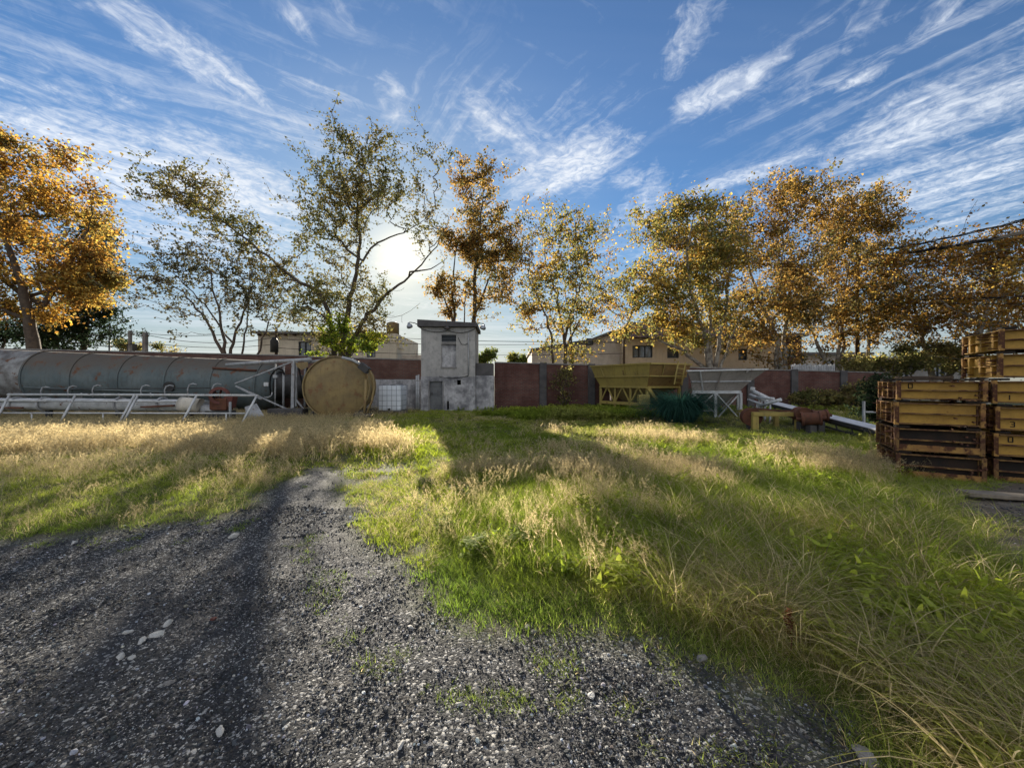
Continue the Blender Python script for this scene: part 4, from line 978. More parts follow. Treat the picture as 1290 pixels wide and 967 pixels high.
    MB().tube([(0, 0, 0), (0, 0, zt)], [.11, .08], 10).build('pole', M['timber'], p); MB().bar((-.5, 0, zt - .3), (.5, 0, zt - .3), .09).build('crossarm', M['timber'], p)
    # darker low houses on the right
    Y = 34.0; s = Y / F
    for (p0, p1, top, mt, lab, rf) in ((978, 1010, 424, 'brick_old', 'tall narrow brown house behind the right-hand plane trees', 420), (1012, 1092, 447, 'pinkgrey', 'low pale house with wide flat roof behind the plane trees', 444), (1094, 1215, 453, 'concrete', 'long low grey house half hidden behind the yellow stacks', 450)):
        o = Vector(((p0 - CX) * s, Y, 0)); t = thing('row_house', lab, 'house', o)
        w_ = (p1 - p0) * s; zt = EYE + (CY - top) * s
        hl = [(w_ * .3, w_ * .3 + 1.0, zt - 1.6, zt - .5), (w_ * .68, w_ * .68 + 1.0, zt - 1.6, zt - .5)] if w_ > 3 else [(w_ * .4, w_ * .4 + .8, zt - 1.8, zt - .7)]
        MB().grid_wall(0, w_, 0, zt, 0, .25, hl).box(0, .25, .25, 6, 0, zt).box(w_ - .25, w_, .25, 6, 0, zt).build('wall', M[mt], t)
        for h in hl: window(t, h[0] + .07, h[1] - .07, h[2] + .07, h[3] - .07, .06)
        MB().box(-.3, w_ + .3, -.4, 6.2, zt + .004, EYE + (CY - rf) * s).build('roof', M['roof_sheet'], t)
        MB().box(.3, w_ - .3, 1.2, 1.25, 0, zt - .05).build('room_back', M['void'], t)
    # lean shed fence along the wall top on the right
    f = thing('slat_fence', 'grey upright slat fence topping the wall behind the right conveyor', 'fence', (wall_pt(1005)[0], wall_pt(1005)[1] + .5, 0), WANG)
    m = MB(); L = wall_pt(1062)[0] - wall_pt(1005)[0]
    n = 26
    for k in range(n): m.box(k * L / n, k * L / n + L / n * .7, 0, .03, 1.2, 2.62 + .03 * (k % 3))
    m.build('slat_panel', M['pale_steel'], f); MB().box(0, L, .034, .08, 1.6, 1.68).box(0, L, .034, .08, 2.35, 2.43).build('rail', M['timber'], f)
    for px_, lab in ((652, None),):
        pass
build_houses()

# street furniture on the far left
def build_street():
    Y = 34.0; s = Y / F; o = Vector(((138 - CX) * s, Y, 0)); Z = lambda p: EYE + (CY - p) * s
    t = thing('street_lamp', 'tall twin-arm street lamp rising behind the long tank', 'street lamp', o)
    MB().tube([(0, 0, 0), (0, 0, Z(410))], [.11, .06], 10).build('pole', M['pale_steel'], t)
    for sx in (1, -1):
        a = MB().tube([(0, 0, Z(412)), (sx * .5, 0, Z(409.4)), (sx * 1.15, 0, Z(406))], .035, 8).build('arm', M['pale_steel'], t)
        MB().lathe([(.001, -.35), (.1, -.3), (.15, 0), (.12, .3), (.001, .36)], Matrix.Translation((sx * 1.45, 0, Z(405))) @ Matrix.Rotation(R(90 - sx * 12), 4, 'Y') @ Matrix.Scale(.6, 4, (1, 0, 0)), 14).build('lamp_head', M['galv'], a)
    for px_, top, lab in ((163, 416.5, 'thinner concrete post, left of the pair beyond the tank'), (182, 418.5, 'thicker concrete post, right of the pair beyond the tank')):
        Yp = 26; zt = EYE + (CY - top) * Yp / F
        o = Vector(((px_ - CX) * Yp / F, Yp, 0)); p = thing('concrete_post', lab, 'post', o, 0, 'concrete posts carrying wires beyond the tank')
        w_ = .09 if px_ < 170 else .13
        MB().hull([Vector((-w_, -w_, 0)), Vector((w_, -w_, 0)), Vector((w_, w_, 0)), Vector((-w_, w_, 0))], [Vector((x * .8 + .06, y * .8, zt)) for x, y in ((-w_, -w_), (w_, -w_), (w_, w_), (-w_, w_))]).build('shaft', M['concrete'], p)
        MB().bar((-.25, 0, zt - .25), (.3, 0, zt - .25), .07).build('crossarm', M['timber'], p)
    sg = thing('street_sign', 'small dark sign board between the two concrete posts', 'sign', ((170 - CX) * 28 / F, 28, 0))
    MB().tube([(0, 0, 0), (0, 0, 4.4)], .04, 8).build('post', M['dark_steel'], sg); MB().box(-.55, .2, -.05, -.03, 3.9, 4.4).build('board', M['dark_steel'], sg)
    # poles for the overhead lines to the right
    pr = thing('utility_pole', 'tall dark utility pole hidden among the plane tree crowns', 'pole', ((1080 - CX) * 27.6 / F, 27.6, 0)); zt = EYE + (CY - 310) * 27.6 / F
    MB().tube([(0, 0, 0), (0, 0, zt)], [.15, .1], 12).build('pole', M['timber'], pr); MB().bar((-.6, 0, zt - .3), (.6, 0, zt - .3), .1).bar((-.6, 0, zt - 3), (.6, 0, zt - 3), .1).build('crossarm', M['timber'], pr)
    def cable(name, label, a, b, drop, r, n=24, strands=1):
        a, b = Vector(a), Vector(b); o = Vector(((a.x + b.x) / 2, (a.y + b.y) / 2, 0)); m = MB()
        for k in range(strands):
            off = Vector((0, .05 * math.cos(k * 2.1), .05 * math.sin(k * 2.1)))
            pts = []
            for i in range(n + 1):
                f = i / n; w = off if 0 < i < n else off * .5
                pts.append(a.lerp(b, f) + Vector((0, 0, -drop * 4 * f * (1 - f))) - o + w + (Vector((0, .03 * math.sin(i * 2.3 + k), .03 * math.cos(i * 1.7 + k))) if strands > 1 else Vector()))
            m.tube(pts, r, 5)
        tag(m.build(name, M['rubber'], loc=o), label, 'cable', 'overhead cables')
    ph = Vector((pr.location.x, 27.6, 0))
    rt = lambda py: at(1420, py, 15.0)
    cable('overhead_cable', 'upper twin black cable over the right-hand trees', ph + Vector((.2, 0, zt - .55)), rt(243), .25, .030, strands=2)
    cable('overhead_cable', 'thickest black cable bundle below the upper twin cable', ph + Vector((-.1, 0, zt - .85)), rt(264), .3, .045, strands=3)
    cable('overhead_cable', 'slack thin cable just under the thick bundle', ph + Vector((-.1, 0, zt - 1.1)), rt(282), .5, .02)
    cable('overhead_cable', 'level wire crossing the plane trees mid height', ph + Vector((0, 0, EYE + (CY - 376) * 27.6 / F)), rt(368), .15, .022, strands=2)
    cable('overhead_cable', 'lower level wire crossing the plane trees', ph + Vector((0, 0, EYE + (CY - 380) * 27.6 / F)), rt(381), .1, .018)
    P1 = Vector(((163 - CX) * 26 / F, 26, 0)); P2 = Vector(((182 - CX) * 26 / F, 26, 0)); P3 = Vector(((348 - CX) * 27 / F, 27, 0)); P4 = Vector(((786 - CX) * 29 / F, 29, 0))
    zz = lambda p, Y_: EYE + (CY - p) * Y_ / F
    for a, b, pa, pb, dr, lab in ((P1, P3, 418, 414, .35, 'high wire from the left concrete post to the transformer pole'), (P2, P3, 421, 424, .5, 'slack wire from the right concrete post to the transformer pole'), (P2, P3, 431, 433, .3, 'lowest wire from the right concrete post to the transformer pole'),
                                  (P3, P4, 416, 430, .3, 'uppermost wire passing behind the concrete tower'), (P3, P4, 427, 431.5, .25, 'middle wire passing behind the concrete tower'), (P3, P4, 438, 445, .3, 'lowest wire passing behind the concrete tower'),
                                  (Vector((-30, 24.5, 0)), P1, 405, 423, .4, 'upper wire coming in from the orange tree to the left post'), (Vector((-30, 24.5, 0)), P2, 418, 429, .6, 'lower wire coming in from the orange tree to the right post')):
        za = zz(pa, a.y); zb = zz(pb, b.y)
        cable('overhead_cable', lab, a + Vector((0, 0, za)), b + Vector((0, 0, zb)), dr, .018)
build_street()

# ---------------------------------------------------------------- trees
PAL = {'orange': [(.31, .17, .035), (.25, .125, .03), (.17, .09, .03), (.37, .24, .06), (.13, .10, .035), (.19, .16, .045)],
       'rust': [(.20, .115, .035), (.15, .085, .03), (.26, .16, .045), (.11, .09, .035), (.30, .19, .06), (.10, .10, .035)],
       'mixed': [(.27, .17, .04), (.20, .145, .04), (.15, .14, .04), (.12, .12, .04), (.34, .24, .06), (.20, .11, .035)],
       'olive': [(.11, .115, .04), (.15, .14, .055), (.085, .09, .035), (.20, .175, .07), (.13, .105, .05), (.25, .20, .075)],
       'grey': [(.062, .064, .036), (.09, .085, .045), (.05, .05, .03), (.12, .105, .055), (.08, .065, .04)],
       'green': [(.085, .11, .03), (.11, .13, .035), (.065, .085, .025), (.16, .16, .045), (.20, .17, .05)],
       'bright': [(.16, .20, .03), (.22, .25, .04), (.11, .15, .03), (.28, .27, .05)],
       'dark': [(.022, .035, .020), (.03, .045, .025), (.018, .028, .016), (.045, .055, .03)]}
def leaf_mesh(name, P, size, pal, mat, parent, seed, droop=.4, aspect=1.0):
    g = np.random.default_rng(seed); n = len(P)
    nrm = g.normal(size=(n, 3)); nrm[:, 2] += droop; nrm /= np.linalg.norm(nrm, axis=1)[:, None]
    u = np.cross(nrm, g.normal(size=(n, 3))); u /= np.linalg.norm(u, axis=1)[:, None]; v = np.cross(nrm, u)
    s = size * g.uniform(.6, 1.25, n)[:, None]
    fold = nrm * s * g.uniform(.05, .28, n)[:, None]
    w = .46 * aspect
    q = np.stack([P - u * s * .5, P + v * s * w * .8 + u * s * -.08 + fold, P + v * s * w * .55 + u * s * .22 + fold, P + u * s * .55, P - v * s * w * .55 + u * s * .22 + fold, P - v * s * w * .8 + u * s * -.08 + fold], 1).reshape(-1, 3)
    me = bpy.data.meshes.new(name); me.vertices.add(len(q)); me.vertices.foreach_set('co', q.ravel())
    base = (np.arange(n) * 6)[:, None]; f = np.concatenate([base + np.array([0, 1, 2, 3]), base + np.array([0, 3, 4, 5])], 1).reshape(-1, 4)
    me.loops.add(f.size); me.loops.foreach_set('vertex_index', f.ravel()); me.polygons.add(len(f))
    me.polygons.foreach_set('loop_start', np.arange(0, f.size, 4)); me.polygons.foreach_set('loop_total', np.full(len(f), 4)); me.update()
    pa = np.array(PAL[pal] if isinstance(pal, str) else pal); ci = g.integers(0, len(pa), n)
    if pal in ('orange', 'rust', 'mixed'): pa = pa * .85 + (pa @ np.array([.3, .6, .1]))[:, None] * np.array([1.05, 1.0, .6]) * .15
    # colour drifts in clumps: neighbouring leaves share a hue
    cl = (np.sin(P[:, 0] * 1.3 + seed) + np.sin(P[:, 1] * 1.1 + 2 * seed) + np.sin(P[:, 2] * 1.5 + 3 * seed)) / 3
    ci = np.where(g.random(n) < .55, np.clip(((cl + 1) / 2 * len(pa)).astype(int), 0, len(pa) - 1), ci)
    c = np.ones((n, 4)); c[:, :3] = pa[ci] * g.uniform(.75, 1.3, n)[:, None]
    a = me.attributes.new('leafcol', 'FLOAT_COLOR', 'FACE'); a.data.foreach_set('color', np.repeat(c, 2, 0).ravel())
    me.materials.append(mat); o = bpy.data.objects.new(name, me); COL.objects.link(o)
    if parent: o.parent = parent
    return o
def tree(name, label, Y, stems, blobs, n_twig, leaves, size, pal, bark='bark', seed=1, depth=.9, group=None, mat='leaf', twig_r=.010, spread=.42, clear=None, cat='tree', clump=1.0):
    n_twig = int(n_twig * 1.5); spread *= .78; leaves = int(leaves * (1.12 if size < .16 else 1.3)); size *= 1.0 if size < .16 else .82
    """stems: polylines [(px,py),...] with base radius; blobs: (px,py,rx,ry[,weight]) in the picture's scale at depth Y"""
    g = np.random.default_rng(seed); s = Y / F
    bx = stems[0][1][0][0]; o = Vector(((bx - CX) * s, Y, tz((bx - CX) * s, Y)))
    t = thing(name, label, cat, o, 0, group)
    nodes = []; par = []; fixed_r = []
    def loc(px, py, dy): return np.array([(px - CX) * (Y) / F - o.x, dy, EYE + (CY - py) * Y / F - o.z])
    stem_ids = []
    for (r0, pl) in stems:
        dyt = g.uniform(-1.2, 1.2) * depth
        K = len(pl); prev = -1; first = None
        for k in range(K - 1):
            m = 5
            for j in range(m):
                f = (k + j / m) / (K - 1)
                px = pl[k][0] + (pl[k + 1][0] - pl[k][0]) * j / m; py = pl[k][1] + (pl[k + 1][1] - pl[k][1]) * j / m
                p = loc(px, py, dyt * f * 2.0) + g.normal(size=3) * np.array([.05, .05, .02]) * min(1, f * 3)
                if k == 0 and j == 0:
                    p[2] = min(p[2], -.1) if r0 > 0 else p[2]
                    if r0 < 0 and nodes:   # limb: start from the nearest existing node
                        d = np.linalg.norm(np.array(nodes) - p, axis=1); prev = int(d.argmin()); dy0 = nodes[prev][1]; dyt = dy0 + g.uniform(-1, 1) * depth; continue
                nodes.append(p); par.append(prev); prev = len(nodes) - 1; fixed_r.append(abs(r0) * (.82 * (1 - f) ** 1.25 + .04) + .008)
    # twig targets inside the blobs
    wts = np.array([(b[2] * b[3]) * (b[4] if len(b) > 4 else 1) for b in blobs], float); wts /= wts.sum()
    nc = max(6, n_twig // 13); pick = g.choice(len(blobs), nc, p=wts); tg = []
    for i in pick:
        b = blobs[i]; v = g.normal(size=3); v /= np.linalg.norm(v); v *= g.uniform(.1, 1.1) ** .45
        dpt = (b[2] + b[3]) / 2 * s * depth
        tg.append(loc(b[0] + v[0] * b[2], b[1] + v[2] * b[3], v[1] * dpt))
    cen_ = np.array(tg); sub = g.integers(0, nc, n_twig); csz = g.uniform(.35, .95, nc)
    tg = cen_[sub] + g.normal(size=(n_twig, 3)) * csz[sub][:, None] * clump * np.array([1, 1, .75]); N = np.array(nodes)
    d0 = np.min(np.linalg.norm(tg[:, None] - N[None], axis=2), axis=1); tg = tg[np.argsort(d0)]
    cap = len(nodes) + n_twig * 3 + 10; A = np.zeros((cap, 3)); A[:len(N)] = N; cnt = len(N); rad = list(fixed_r)
    tips = []
    for p in tg:
        dv = p - A[:cnt]; dist = np.linalg.norm(dv, axis=1); cost = dist + np.maximum(0, -dv[:, 2]) * 1.3 + (np.maximum(0, .5 - dist) * .5)
        j = int(cost.argmin()); q = A[j]; L = dist[j]
        mid = q * .5 + p * .5 + np.array([0, 0, -.10 * L]) + g.normal(size=3) * .06 * L
        prev = j; steps = [q * .66 + p * .34 + (mid - (q + p) / 2) * .9, q * .33 + p * .67 + (mid - (q + p) / 2) * .9, p]
        for w in steps:
            A[cnt] = w; par.append(prev); rad.append(None); prev = cnt; cnt += 1
        tips.append((q, steps[0], steps[1], p))
    # radii for twigs: pipe model
    flow = np.zeros(cnt)
    ch = [0] * cnt
    for i in range(cnt - 1, -1, -1):
        if flow[i] == 0: flow[i] = 1
        if par[i] >= 0: flow[par[i]] += flow[i]
    def rr(i): return rad[i] if rad[i] is not None else min(twig_r * flow[i] ** .48, .16)
    # tubes as chains
    mb = MB(); used = np.zeros(cnt, bool); kids = [[] for _ in range(cnt)]
    for i in range(cnt):
        if par[i] >= 0: kids[par[i]].append(i)
    roots = [i for i in range(cnt) if par[i] < 0]; stack = [(r_, -1) for r_ in roots]
    while stack:
        i, p0 = stack.pop(); chain = [p0, i] if p0 >= 0 else [i]; cur = i
        while kids[cur]:
            ks = sorted(kids[cur], key=lambda k: -rr(k) if rad[k] is not None else -rr(k) * .5 ); nx = ks[0]
            for k in ks[1:]: stack.append((k, cur))
            chain.append(nx); cur = nx
        if len(chain) < 2: continue
        rs = [rr(k) for k in chain]
        if chain[0] == p0 and p0 >= 0: rs[0] = min(rs[0], rs[1] * 1.15)
        big = max(rs); mb.tube([A[k] for k in chain], [max(x, .006) for x in rs], 9 if big > .08 else (5 if big > .03 else 3), caps=False)
    mb.build('trunk', M[bark], t)
    # leaves along the outer half of each twig
    T = np.array(tips); n = leaves; k = g.integers(0, len(T), n); f = g.uniform(.25, 1.08, n)[:, None]
    P = np.where(f < .66, T[k, 1] + (T[k, 2] - T[k, 1]) * (f - .33) / .33, T[k, 2] + (T[k, 3] - T[k, 2]) * (f - .66) / .34)
    P = P + g.normal(size=(n, 3)) * spread * np.array([1, 1, .8]) * g.uniform(.3, 1, (n, 1))
    for q in (clear or ()):
        W = P + np.array(o); px = CX + F * W[:, 0] / W[:, 1]; py = CY - F * (W[:, 2] - EYE) / W[:, 1]
        keep = np.hypot(px - q[0], py - q[1]) > q[2] * (1 + .5 * g.random(len(P))); P = P[keep]
    leaf_mesh('crown', P, size, pal, M[mat], t, seed)
    return t
def build_trees():
    tree('plane_tree', 'broad dense orange plane tree rising behind the left end of the tank', 24, [(.42, [(47, 470), (48, 400), (42, 340), (32, 280), (22, 215)]), (-.2, [(48, 395), (80, 340), (105, 290), (112, 250)]), (-.2, [(45, 385), (0, 335), (-50, 300)]), (-.14, [(47, 410), (10, 385), (-40, 370)]), (-.12, [(46, 370), (95, 360), (135, 345)])],
         [(40, 245, 72, 62), (-25, 250, 85, 85), (95, 330, 52, 55), (30, 340, 90, 55), (-45, 370, 85, 48), (62, 205, 34, 30), (118, 350, 26, 30), (8, 192, 42, 26), (40, 398, 48, 24), (110, 270, 22, 26)], 1200, 29000, .22, 'orange', seed=3, spread=.5, clump=.75)
    tree('evergreen_tree', 'dark evergreen tree half hidden behind the orange plane tree', 31, [(.3, [(100, 470), (100, 420), (102, 360), (108, 300)]), (-.12, [(100, 425), (118, 405), (122, 395)])], [(95, 412, 42, 22), (110, 395, 18, 30), (60, 418, 28, 16), (118, 330, 22, 45), (105, 360, 25, 40)], 500, 14000, .22, 'dark', seed=5, mat='leaf_dark', spread=.4)
    tree('evergreen_tree', 'small dark evergreen at the far left over the tank end', 33, [(.2, [(2, 470), (2, 430), (0, 405)])], [(3, 420, 24, 12), (-25, 410, 30, 22)], 160, 4500, .22, 'dark', seed=6, mat='leaf_dark')
    tree('street_tree', 'sparse thin multi-stemmed tree left of the cream house', 24, [(.15, [(284, 470), (283, 445), (268, 405), (240, 370), (205, 348)]), (.14, [(287, 470), (289, 440), (292, 400), (286, 350), (280, 318)]), (.13, [(290, 470), (292, 440), (310, 400), (322, 362), (330, 330)]), (.10, [(318, 470), (320, 440), (328, 400), (342, 370)]), (-.06, [(289, 430), (262, 385), (225, 345), (185, 320)]), (.08, [(300, 470), (303, 420), (305, 370), (300, 330)])],
         [(205, 338, 44, 26), (255, 335, 48, 34), (305, 350, 40, 40), (185, 348, 28, 22), (235, 385, 45, 18, .6), (330, 380, 24, 32), (270, 315, 30, 20)], 520, 5600, .15, 'grey', seed=8, spread=.26, mat='leaf_thin', twig_r=.010)
    tree('leaning_tree', 'tall open tree with long left-leaning limb beside the sun', 23.4, [(.26, [(428, 475), (429, 440), (433, 400), (441, 350), (446, 300), (441, 240), (450, 190), (464, 150)]), (.21, [(424, 475), (421, 440), (417, 400), (404, 368), (370, 350), (332, 318), (280, 276), (230, 243), (185, 232)]), (.21, [(432, 475), (441, 430), (456, 400), (478, 370), (510, 343), (545, 300), (566, 250)]), (-.09, [(444, 345), (470, 300), (508, 278), (548, 240)]), (-.09, [(420, 405), (402, 392), (372, 386)]), (-.09, [(443, 270), (470, 225), (490, 190)]), (-.09, [(442, 320), (415, 290), (405, 250)]), (-.07, [(510, 343), (535, 330), (560, 300)]), (-.07, [(430, 425), (455, 395), (470, 340)])],
         [(448, 195, 50, 46), (428, 265, 46, 46), (470, 235, 48, 42, .8), (535, 232, 42, 40, .55), (408, 300, 40, 36, .8), (388, 392, 34, 34), (352, 338, 34, 26), (300, 288, 38, 26), (240, 243, 44, 26), (192, 236, 24, 18), (440, 380, 55, 42, 1.1), (470, 400, 26, 26, .9), (505, 268, 34, 26, .5), (548, 288, 30, 36, .45), (462, 172, 20, 18, .6)], 1500, 23000, .145, 'olive', seed=13, spread=.27, clear=((507, 322, 17), (512, 372, 15), (508, 402, 17)), mat='leaf_thin', twig_r=.010)
    tree('shrub', 'bright yellow green sprouts around the foot of the leaning tree', 22.4, [(.05, [(425, 470), (420, 440), (410, 420)]), (.05, [(432, 470), (445, 440), (465, 425)]), (.04, [(420, 470), (410, 440), (400, 430)])], [(410, 432, 24, 20), (450, 432, 30, 18), (428, 420, 25, 18), (475, 436, 18, 12)], 160, 3000, .14, 'bright', seed=17, clump=.3, cat='shrub', spread=.2)
    tree('plane_tree', 'tall narrow brown plane tree standing behind the tower', 27, [(.24, [(597, 480), (597, 410), (600, 340), (606, 270), (612, 215)]), (.19, [(572, 480), (572, 410), (571, 345), (576, 285)]), (-.1, [(598, 400), (620, 335), (634, 280)]), (.12, [(583, 480), (584, 410), (586, 340)]), (-.08, [(572, 405), (556, 370), (552, 340)])],
         [(604, 236, 34, 32), (610, 300, 36, 45), (575, 310, 30, 44), (630, 330, 22, 48), (562, 370, 26, 26, .8), (602, 365, 34, 28), (602, 212, 16, 10), (640, 290, 12, 30, .6)], 700, 13500, .20, 'rust', seed=19, spread=.36, clump=.75)
    tree('plane_tree', 'airy orange plane tree with thin stems right of the tower', 25, [(.16, [(712, 480), (712, 430), (704, 380), (690, 330), (686, 288)]), (.13, [(698, 480), (695, 430), (680, 385), (660, 348)]), (-.1, [(712, 425), (726, 370), (731, 305)]), (-.08, [(712, 435), (742, 385), (764, 335)]), (.10, [(722, 480), (722, 420), (716, 360), (712, 310)])],
         [(690, 288, 32, 24), (735, 303, 32, 26), (668, 330, 26, 34), (714, 338, 42, 30), (762, 345, 22, 30, .7), (690, 388, 34, 38, .8), (736, 392, 28, 24, .7), (708, 440, 18, 16, .9)], 520, 9500, .19, 'mixed', seed=23, spread=.38)
    tree('plane_tree', 'leafy orange plane tree with low limb above the yellow hopper', 25, [(.22, [(894, 480), (886, 435), (864, 385), (851, 325), (860, 268)]), (.18, [(898, 480), (904, 410), (909, 340), (916, 272)]), (-.16, [(893, 468), (862, 442), (818, 422), (780, 402)]), (.15, [(896, 480), (891, 410), (884, 340), (880, 290)]), (.13, [(901, 480), (922, 420), (940, 380)])],
         [(862, 280, 42, 34), (822, 308, 26, 45), (885, 328, 45, 48), (832, 368, 45, 40), (785, 388, 28, 26), (880, 400, 50, 36, .8), (905, 285, 20, 26), (800, 420, 30, 14, .5)], 900, 21000, .20, 'mixed', seed=29, bark='bark_pale', spread=.44)
    tree('plane_tree', 'tallest brown plane tree of the right-hand row', 26, [(.26, [(985, 480), (984, 425), (966, 372), (955, 312), (956, 250)]), (.18, [(990, 480), (992, 420), (1004, 370), (1012, 310), (1022, 260)]), (.14, [(978, 480), (975, 430), (945, 390), (928, 350)]), (-.12, [(985, 400), (982, 340), (985, 270)])],
         [(978, 255, 46, 30), (940, 300, 38, 50), (1000, 310, 45, 50), (1026, 262, 26, 28), (968, 368, 52, 45), (1012, 388, 32, 40), (930, 402, 36, 36, .7), (990, 430, 30, 26, .5), (1004, 450, 20, 16, .9)], 950, 21500, .20, 'rust', seed=31, bark='bark_pale', spread=.44)
    tree('plane_tree', 'dark olive plane tree with three pale stems beyond the conveyor', 27, [(.22, [(1048, 480), (1040, 445), (1026, 405), (1020, 350)]), (.18, [(1052, 480), (1058, 440), (1064, 390), (1072, 335), (1088, 278)]), (.14, [(1056, 480), (1070, 435), (1068, 410), (1084, 360), (1105, 320)]), (.17, [(1091, 480), (1092, 430), (1092, 390), (1098, 340)])],
         [(1085, 280, 40, 32), (1068, 340, 48, 45), (1112, 305, 22, 38), (1048, 385, 44, 34), (1100, 388, 38, 36), (1078, 260, 24, 16), (1055, 425, 36, 20, .5)], 760, 18500, .20, 'rust', seed=37, bark='bark_pale', spread=.38)
    tree('plane_tree', 'greyish plane tree with white stems behind the shorter yellow stack', 24, [(.20, [(1178, 485), (1176, 440), (1178, 400), (1170, 350), (1160, 310)]), (.20, [(1190, 485), (1196, 450), (1206, 420), (1230, 392), (1262, 350)]), (-.12, [(1200, 435), (1225, 410), (1270, 400)]), (.1, [(1205, 485), (1212, 450), (1216, 430)]), (-.10, [(1176, 420), (1150, 395), (1125, 380)])],
         [(1160, 322, 44, 22), (1190, 350, 55, 42), (1138, 360, 36, 42), (1215, 312, 38, 18), (1180, 405, 58, 30, .8), (1130, 402, 32, 36, .7), (1230, 380, 40, 35)], 850, 10500, .18, 'orange', seed=41, bark='bark_pale', spread=.34)
    tree('plane_tree', 'olive plane tree overhanging the taller yellow stack', 20.5, [(.20, [(1243, 490), (1238, 440), (1250, 390), (1272, 340), (1290, 290)]), (.12, [(1222, 490), (1226, 440), (1238, 400), (1244, 350)]), (.18, [(1300, 490), (1310, 420), (1320, 340), (1310, 290)]), (-.1, [(1245, 410), (1220, 380), (1205, 350)])],
         [(1272, 312, 44, 34), (1250, 368, 52, 45), (1310, 345, 60, 66), (1262, 415, 55, 30, .8), (1340, 300, 50, 40)], 800, 11500, .17, 'orange', seed=43, bark='bark_pale', spread=.32)
    tree('street_tree', 'small round far tree seen right of the tower', 45, [(.15, [(612, 480), (613, 455), (616, 440)])], [(612, 450, 9, 7), (618, 446, 9, 8), (606, 452, 7, 6)], 120, 2200, .24, 'green', seed=47, clump=.3, spread=.35)
    tree('street_tree', 'small dark far tree over the red wall', 48, [(.15, [(654, 480), (654, 462), (655, 452)])], [(654, 452, 13, 6), (646, 454, 8, 4), (662, 454, 8, 5)], 120, 2400, .24, 'green', seed=48, clump=.3, spread=.35)
    tree('hedge', 'overgrown olive hedge behind the wall at the right, under the plane trees', 23.2, [(.05, [(1120, 490), (1120, 460), (1116, 445)]), (.05, [(1160, 490), (1160, 460), (1158, 440)]), (.05, [(1205, 490), (1206, 460), (1210, 440)])], [(1125, 455, 24, 16), (1160, 448, 28, 20), (1200, 450, 28, 18), (1226, 455, 18, 18), (1085, 462, 18, 10)], 420, 8500, .15, 'olive', seed=61, cat='hedge', clump=.35, spread=.28)
    # greenery below the right trees
    tree('shrub', 'pale olive shrub at the foot of the right wall', 20.4, [(.03, [(1050, 515), (1048, 500), (1046, 490)]), (.03, [(1070, 515), (1072, 500), (1078, 492)])], [(1060, 498, 26, 9), (1082, 494, 16, 9), (1038, 501, 14, 6)], 220, 3600, .12, 'olive', seed=51, clump=.3, cat='shrub', spread=.15)
    tree('shrub', 'dark leafy shrub growing beside the shorter yellow stack', 14, [(.03, [(1104, 530), (1102, 505), (1104, 480)]), (.03, [(1112, 530), (1114, 500), (1112, 475)])], [(1104, 500, 10, 20), (1110, 482, 10, 12), (1098, 515, 10, 10)], 200, 3600, .10, 'dark', seed=52, clump=.3, cat='shrub', spread=.12)
    tree('shrub', 'broad low shrub along the wall left of the right shrub', 20.2, [(.03, [(1010, 515), (1010, 500), (1008, 493)])], [(1008, 498, 16, 6), (1026, 500, 10, 6)], 120, 2000, .12, 'olive', seed=53, clump=.3, cat='shrub', spread=.14)
    tree('sapling', 'thin pale-leaved sapling in front of the red wall', 20.0, [(.025, [(708, 520), (708, 490), (711, 462)]), (.02, [(712, 520), (716, 490), (714, 470)])], [(706, 478, 12, 14), (714, 466, 8, 9), (712, 492, 12, 9, .5)], 90, 620, .13, 'olive', seed=54, clump=.3, cat='sapling', spread=.14, mat='leaf')
    tree('street_tree', 'pale hedge-like tree behind the lamp and concrete posts', 40, [(.1, [(160, 480), (158, 450), (155, 436)])], [(150, 434, 14, 7), (172, 436, 14, 5), (205, 438, 20, 4)], 140, 1500, .22, 'olive', seed=57, clump=.3, spread=.3)
build_trees()

# ---------------------------------------------------------------- grass and gravel scatters (nobody could count these)
def blade_mesh(name, blades):
    """blades: list of (base xy, height vector curve pts, width, c0, c1)"""
    V = []; Fc = []; C = []
    for (pts, w, side, c) in blades:
        o = len(V); n = len(pts)
        for i, p in enumerate(pts):
            ww = w * (1 - (i / (n - 1)) ** 1.6) * .5
            if i == n - 1: V.append(tuple(p))
            else: V.append(tuple(p - side * ww)); V.append(tuple(p + side * ww))
        for i in range(n - 2): Fc.append((o + 2 * i, o + 2 * i + 1, o + 2 * i + 3, o + 2 * i + 2)); C.append(c)
        Fc.append((o + 2 * (n - 2), o + 2 * (n - 2) + 1, o + 2 * (n - 1))); C.append(c)
    return V, Fc, C
def finish_proto(name, V, Fc, C, mat):
    me = bpy.data.meshes.new(name); me.from_pydata(V, [], Fc); me.update()
    a = me.attributes.new('blade', 'FLOAT_COLOR', 'FACE'); a.data.foreach_set('color', np.array([(*c, 1) for c in C], float).ravel())
    me.materials.append(mat); return bpy.data.objects.new(name, me)
def curve_blade(g, r, L, w, lean, bend, n=4):
    a = g.uniform(0, 2 * math.pi); b = Vector((math.cos(a), math.sin(a), 0)); rr = r * math.sqrt(g.random())
    p = Vector((rr * math.cos(g.uniform(0, 6.28)), rr * math.sin(g.uniform(0, 6.28)), -.01)); pts = [p.copy()]
    th = lean * g.uniform(.1, 1)
    for i in range(n):
        th += bend * g.uniform(.4, 1.2) / n
        p = p + (b * math.sin(th) + Vector((0, 0, 1)) * math.cos(th)) * (L / n); pts.append(p.copy())
    sd = Vector((-b.y, b.x, 0)); sd = (sd + Vector((g.normal(), g.normal(), 0)) * .5).normalized()
    return pts, w, sd, (g.random(), g.random(), 0.0), b
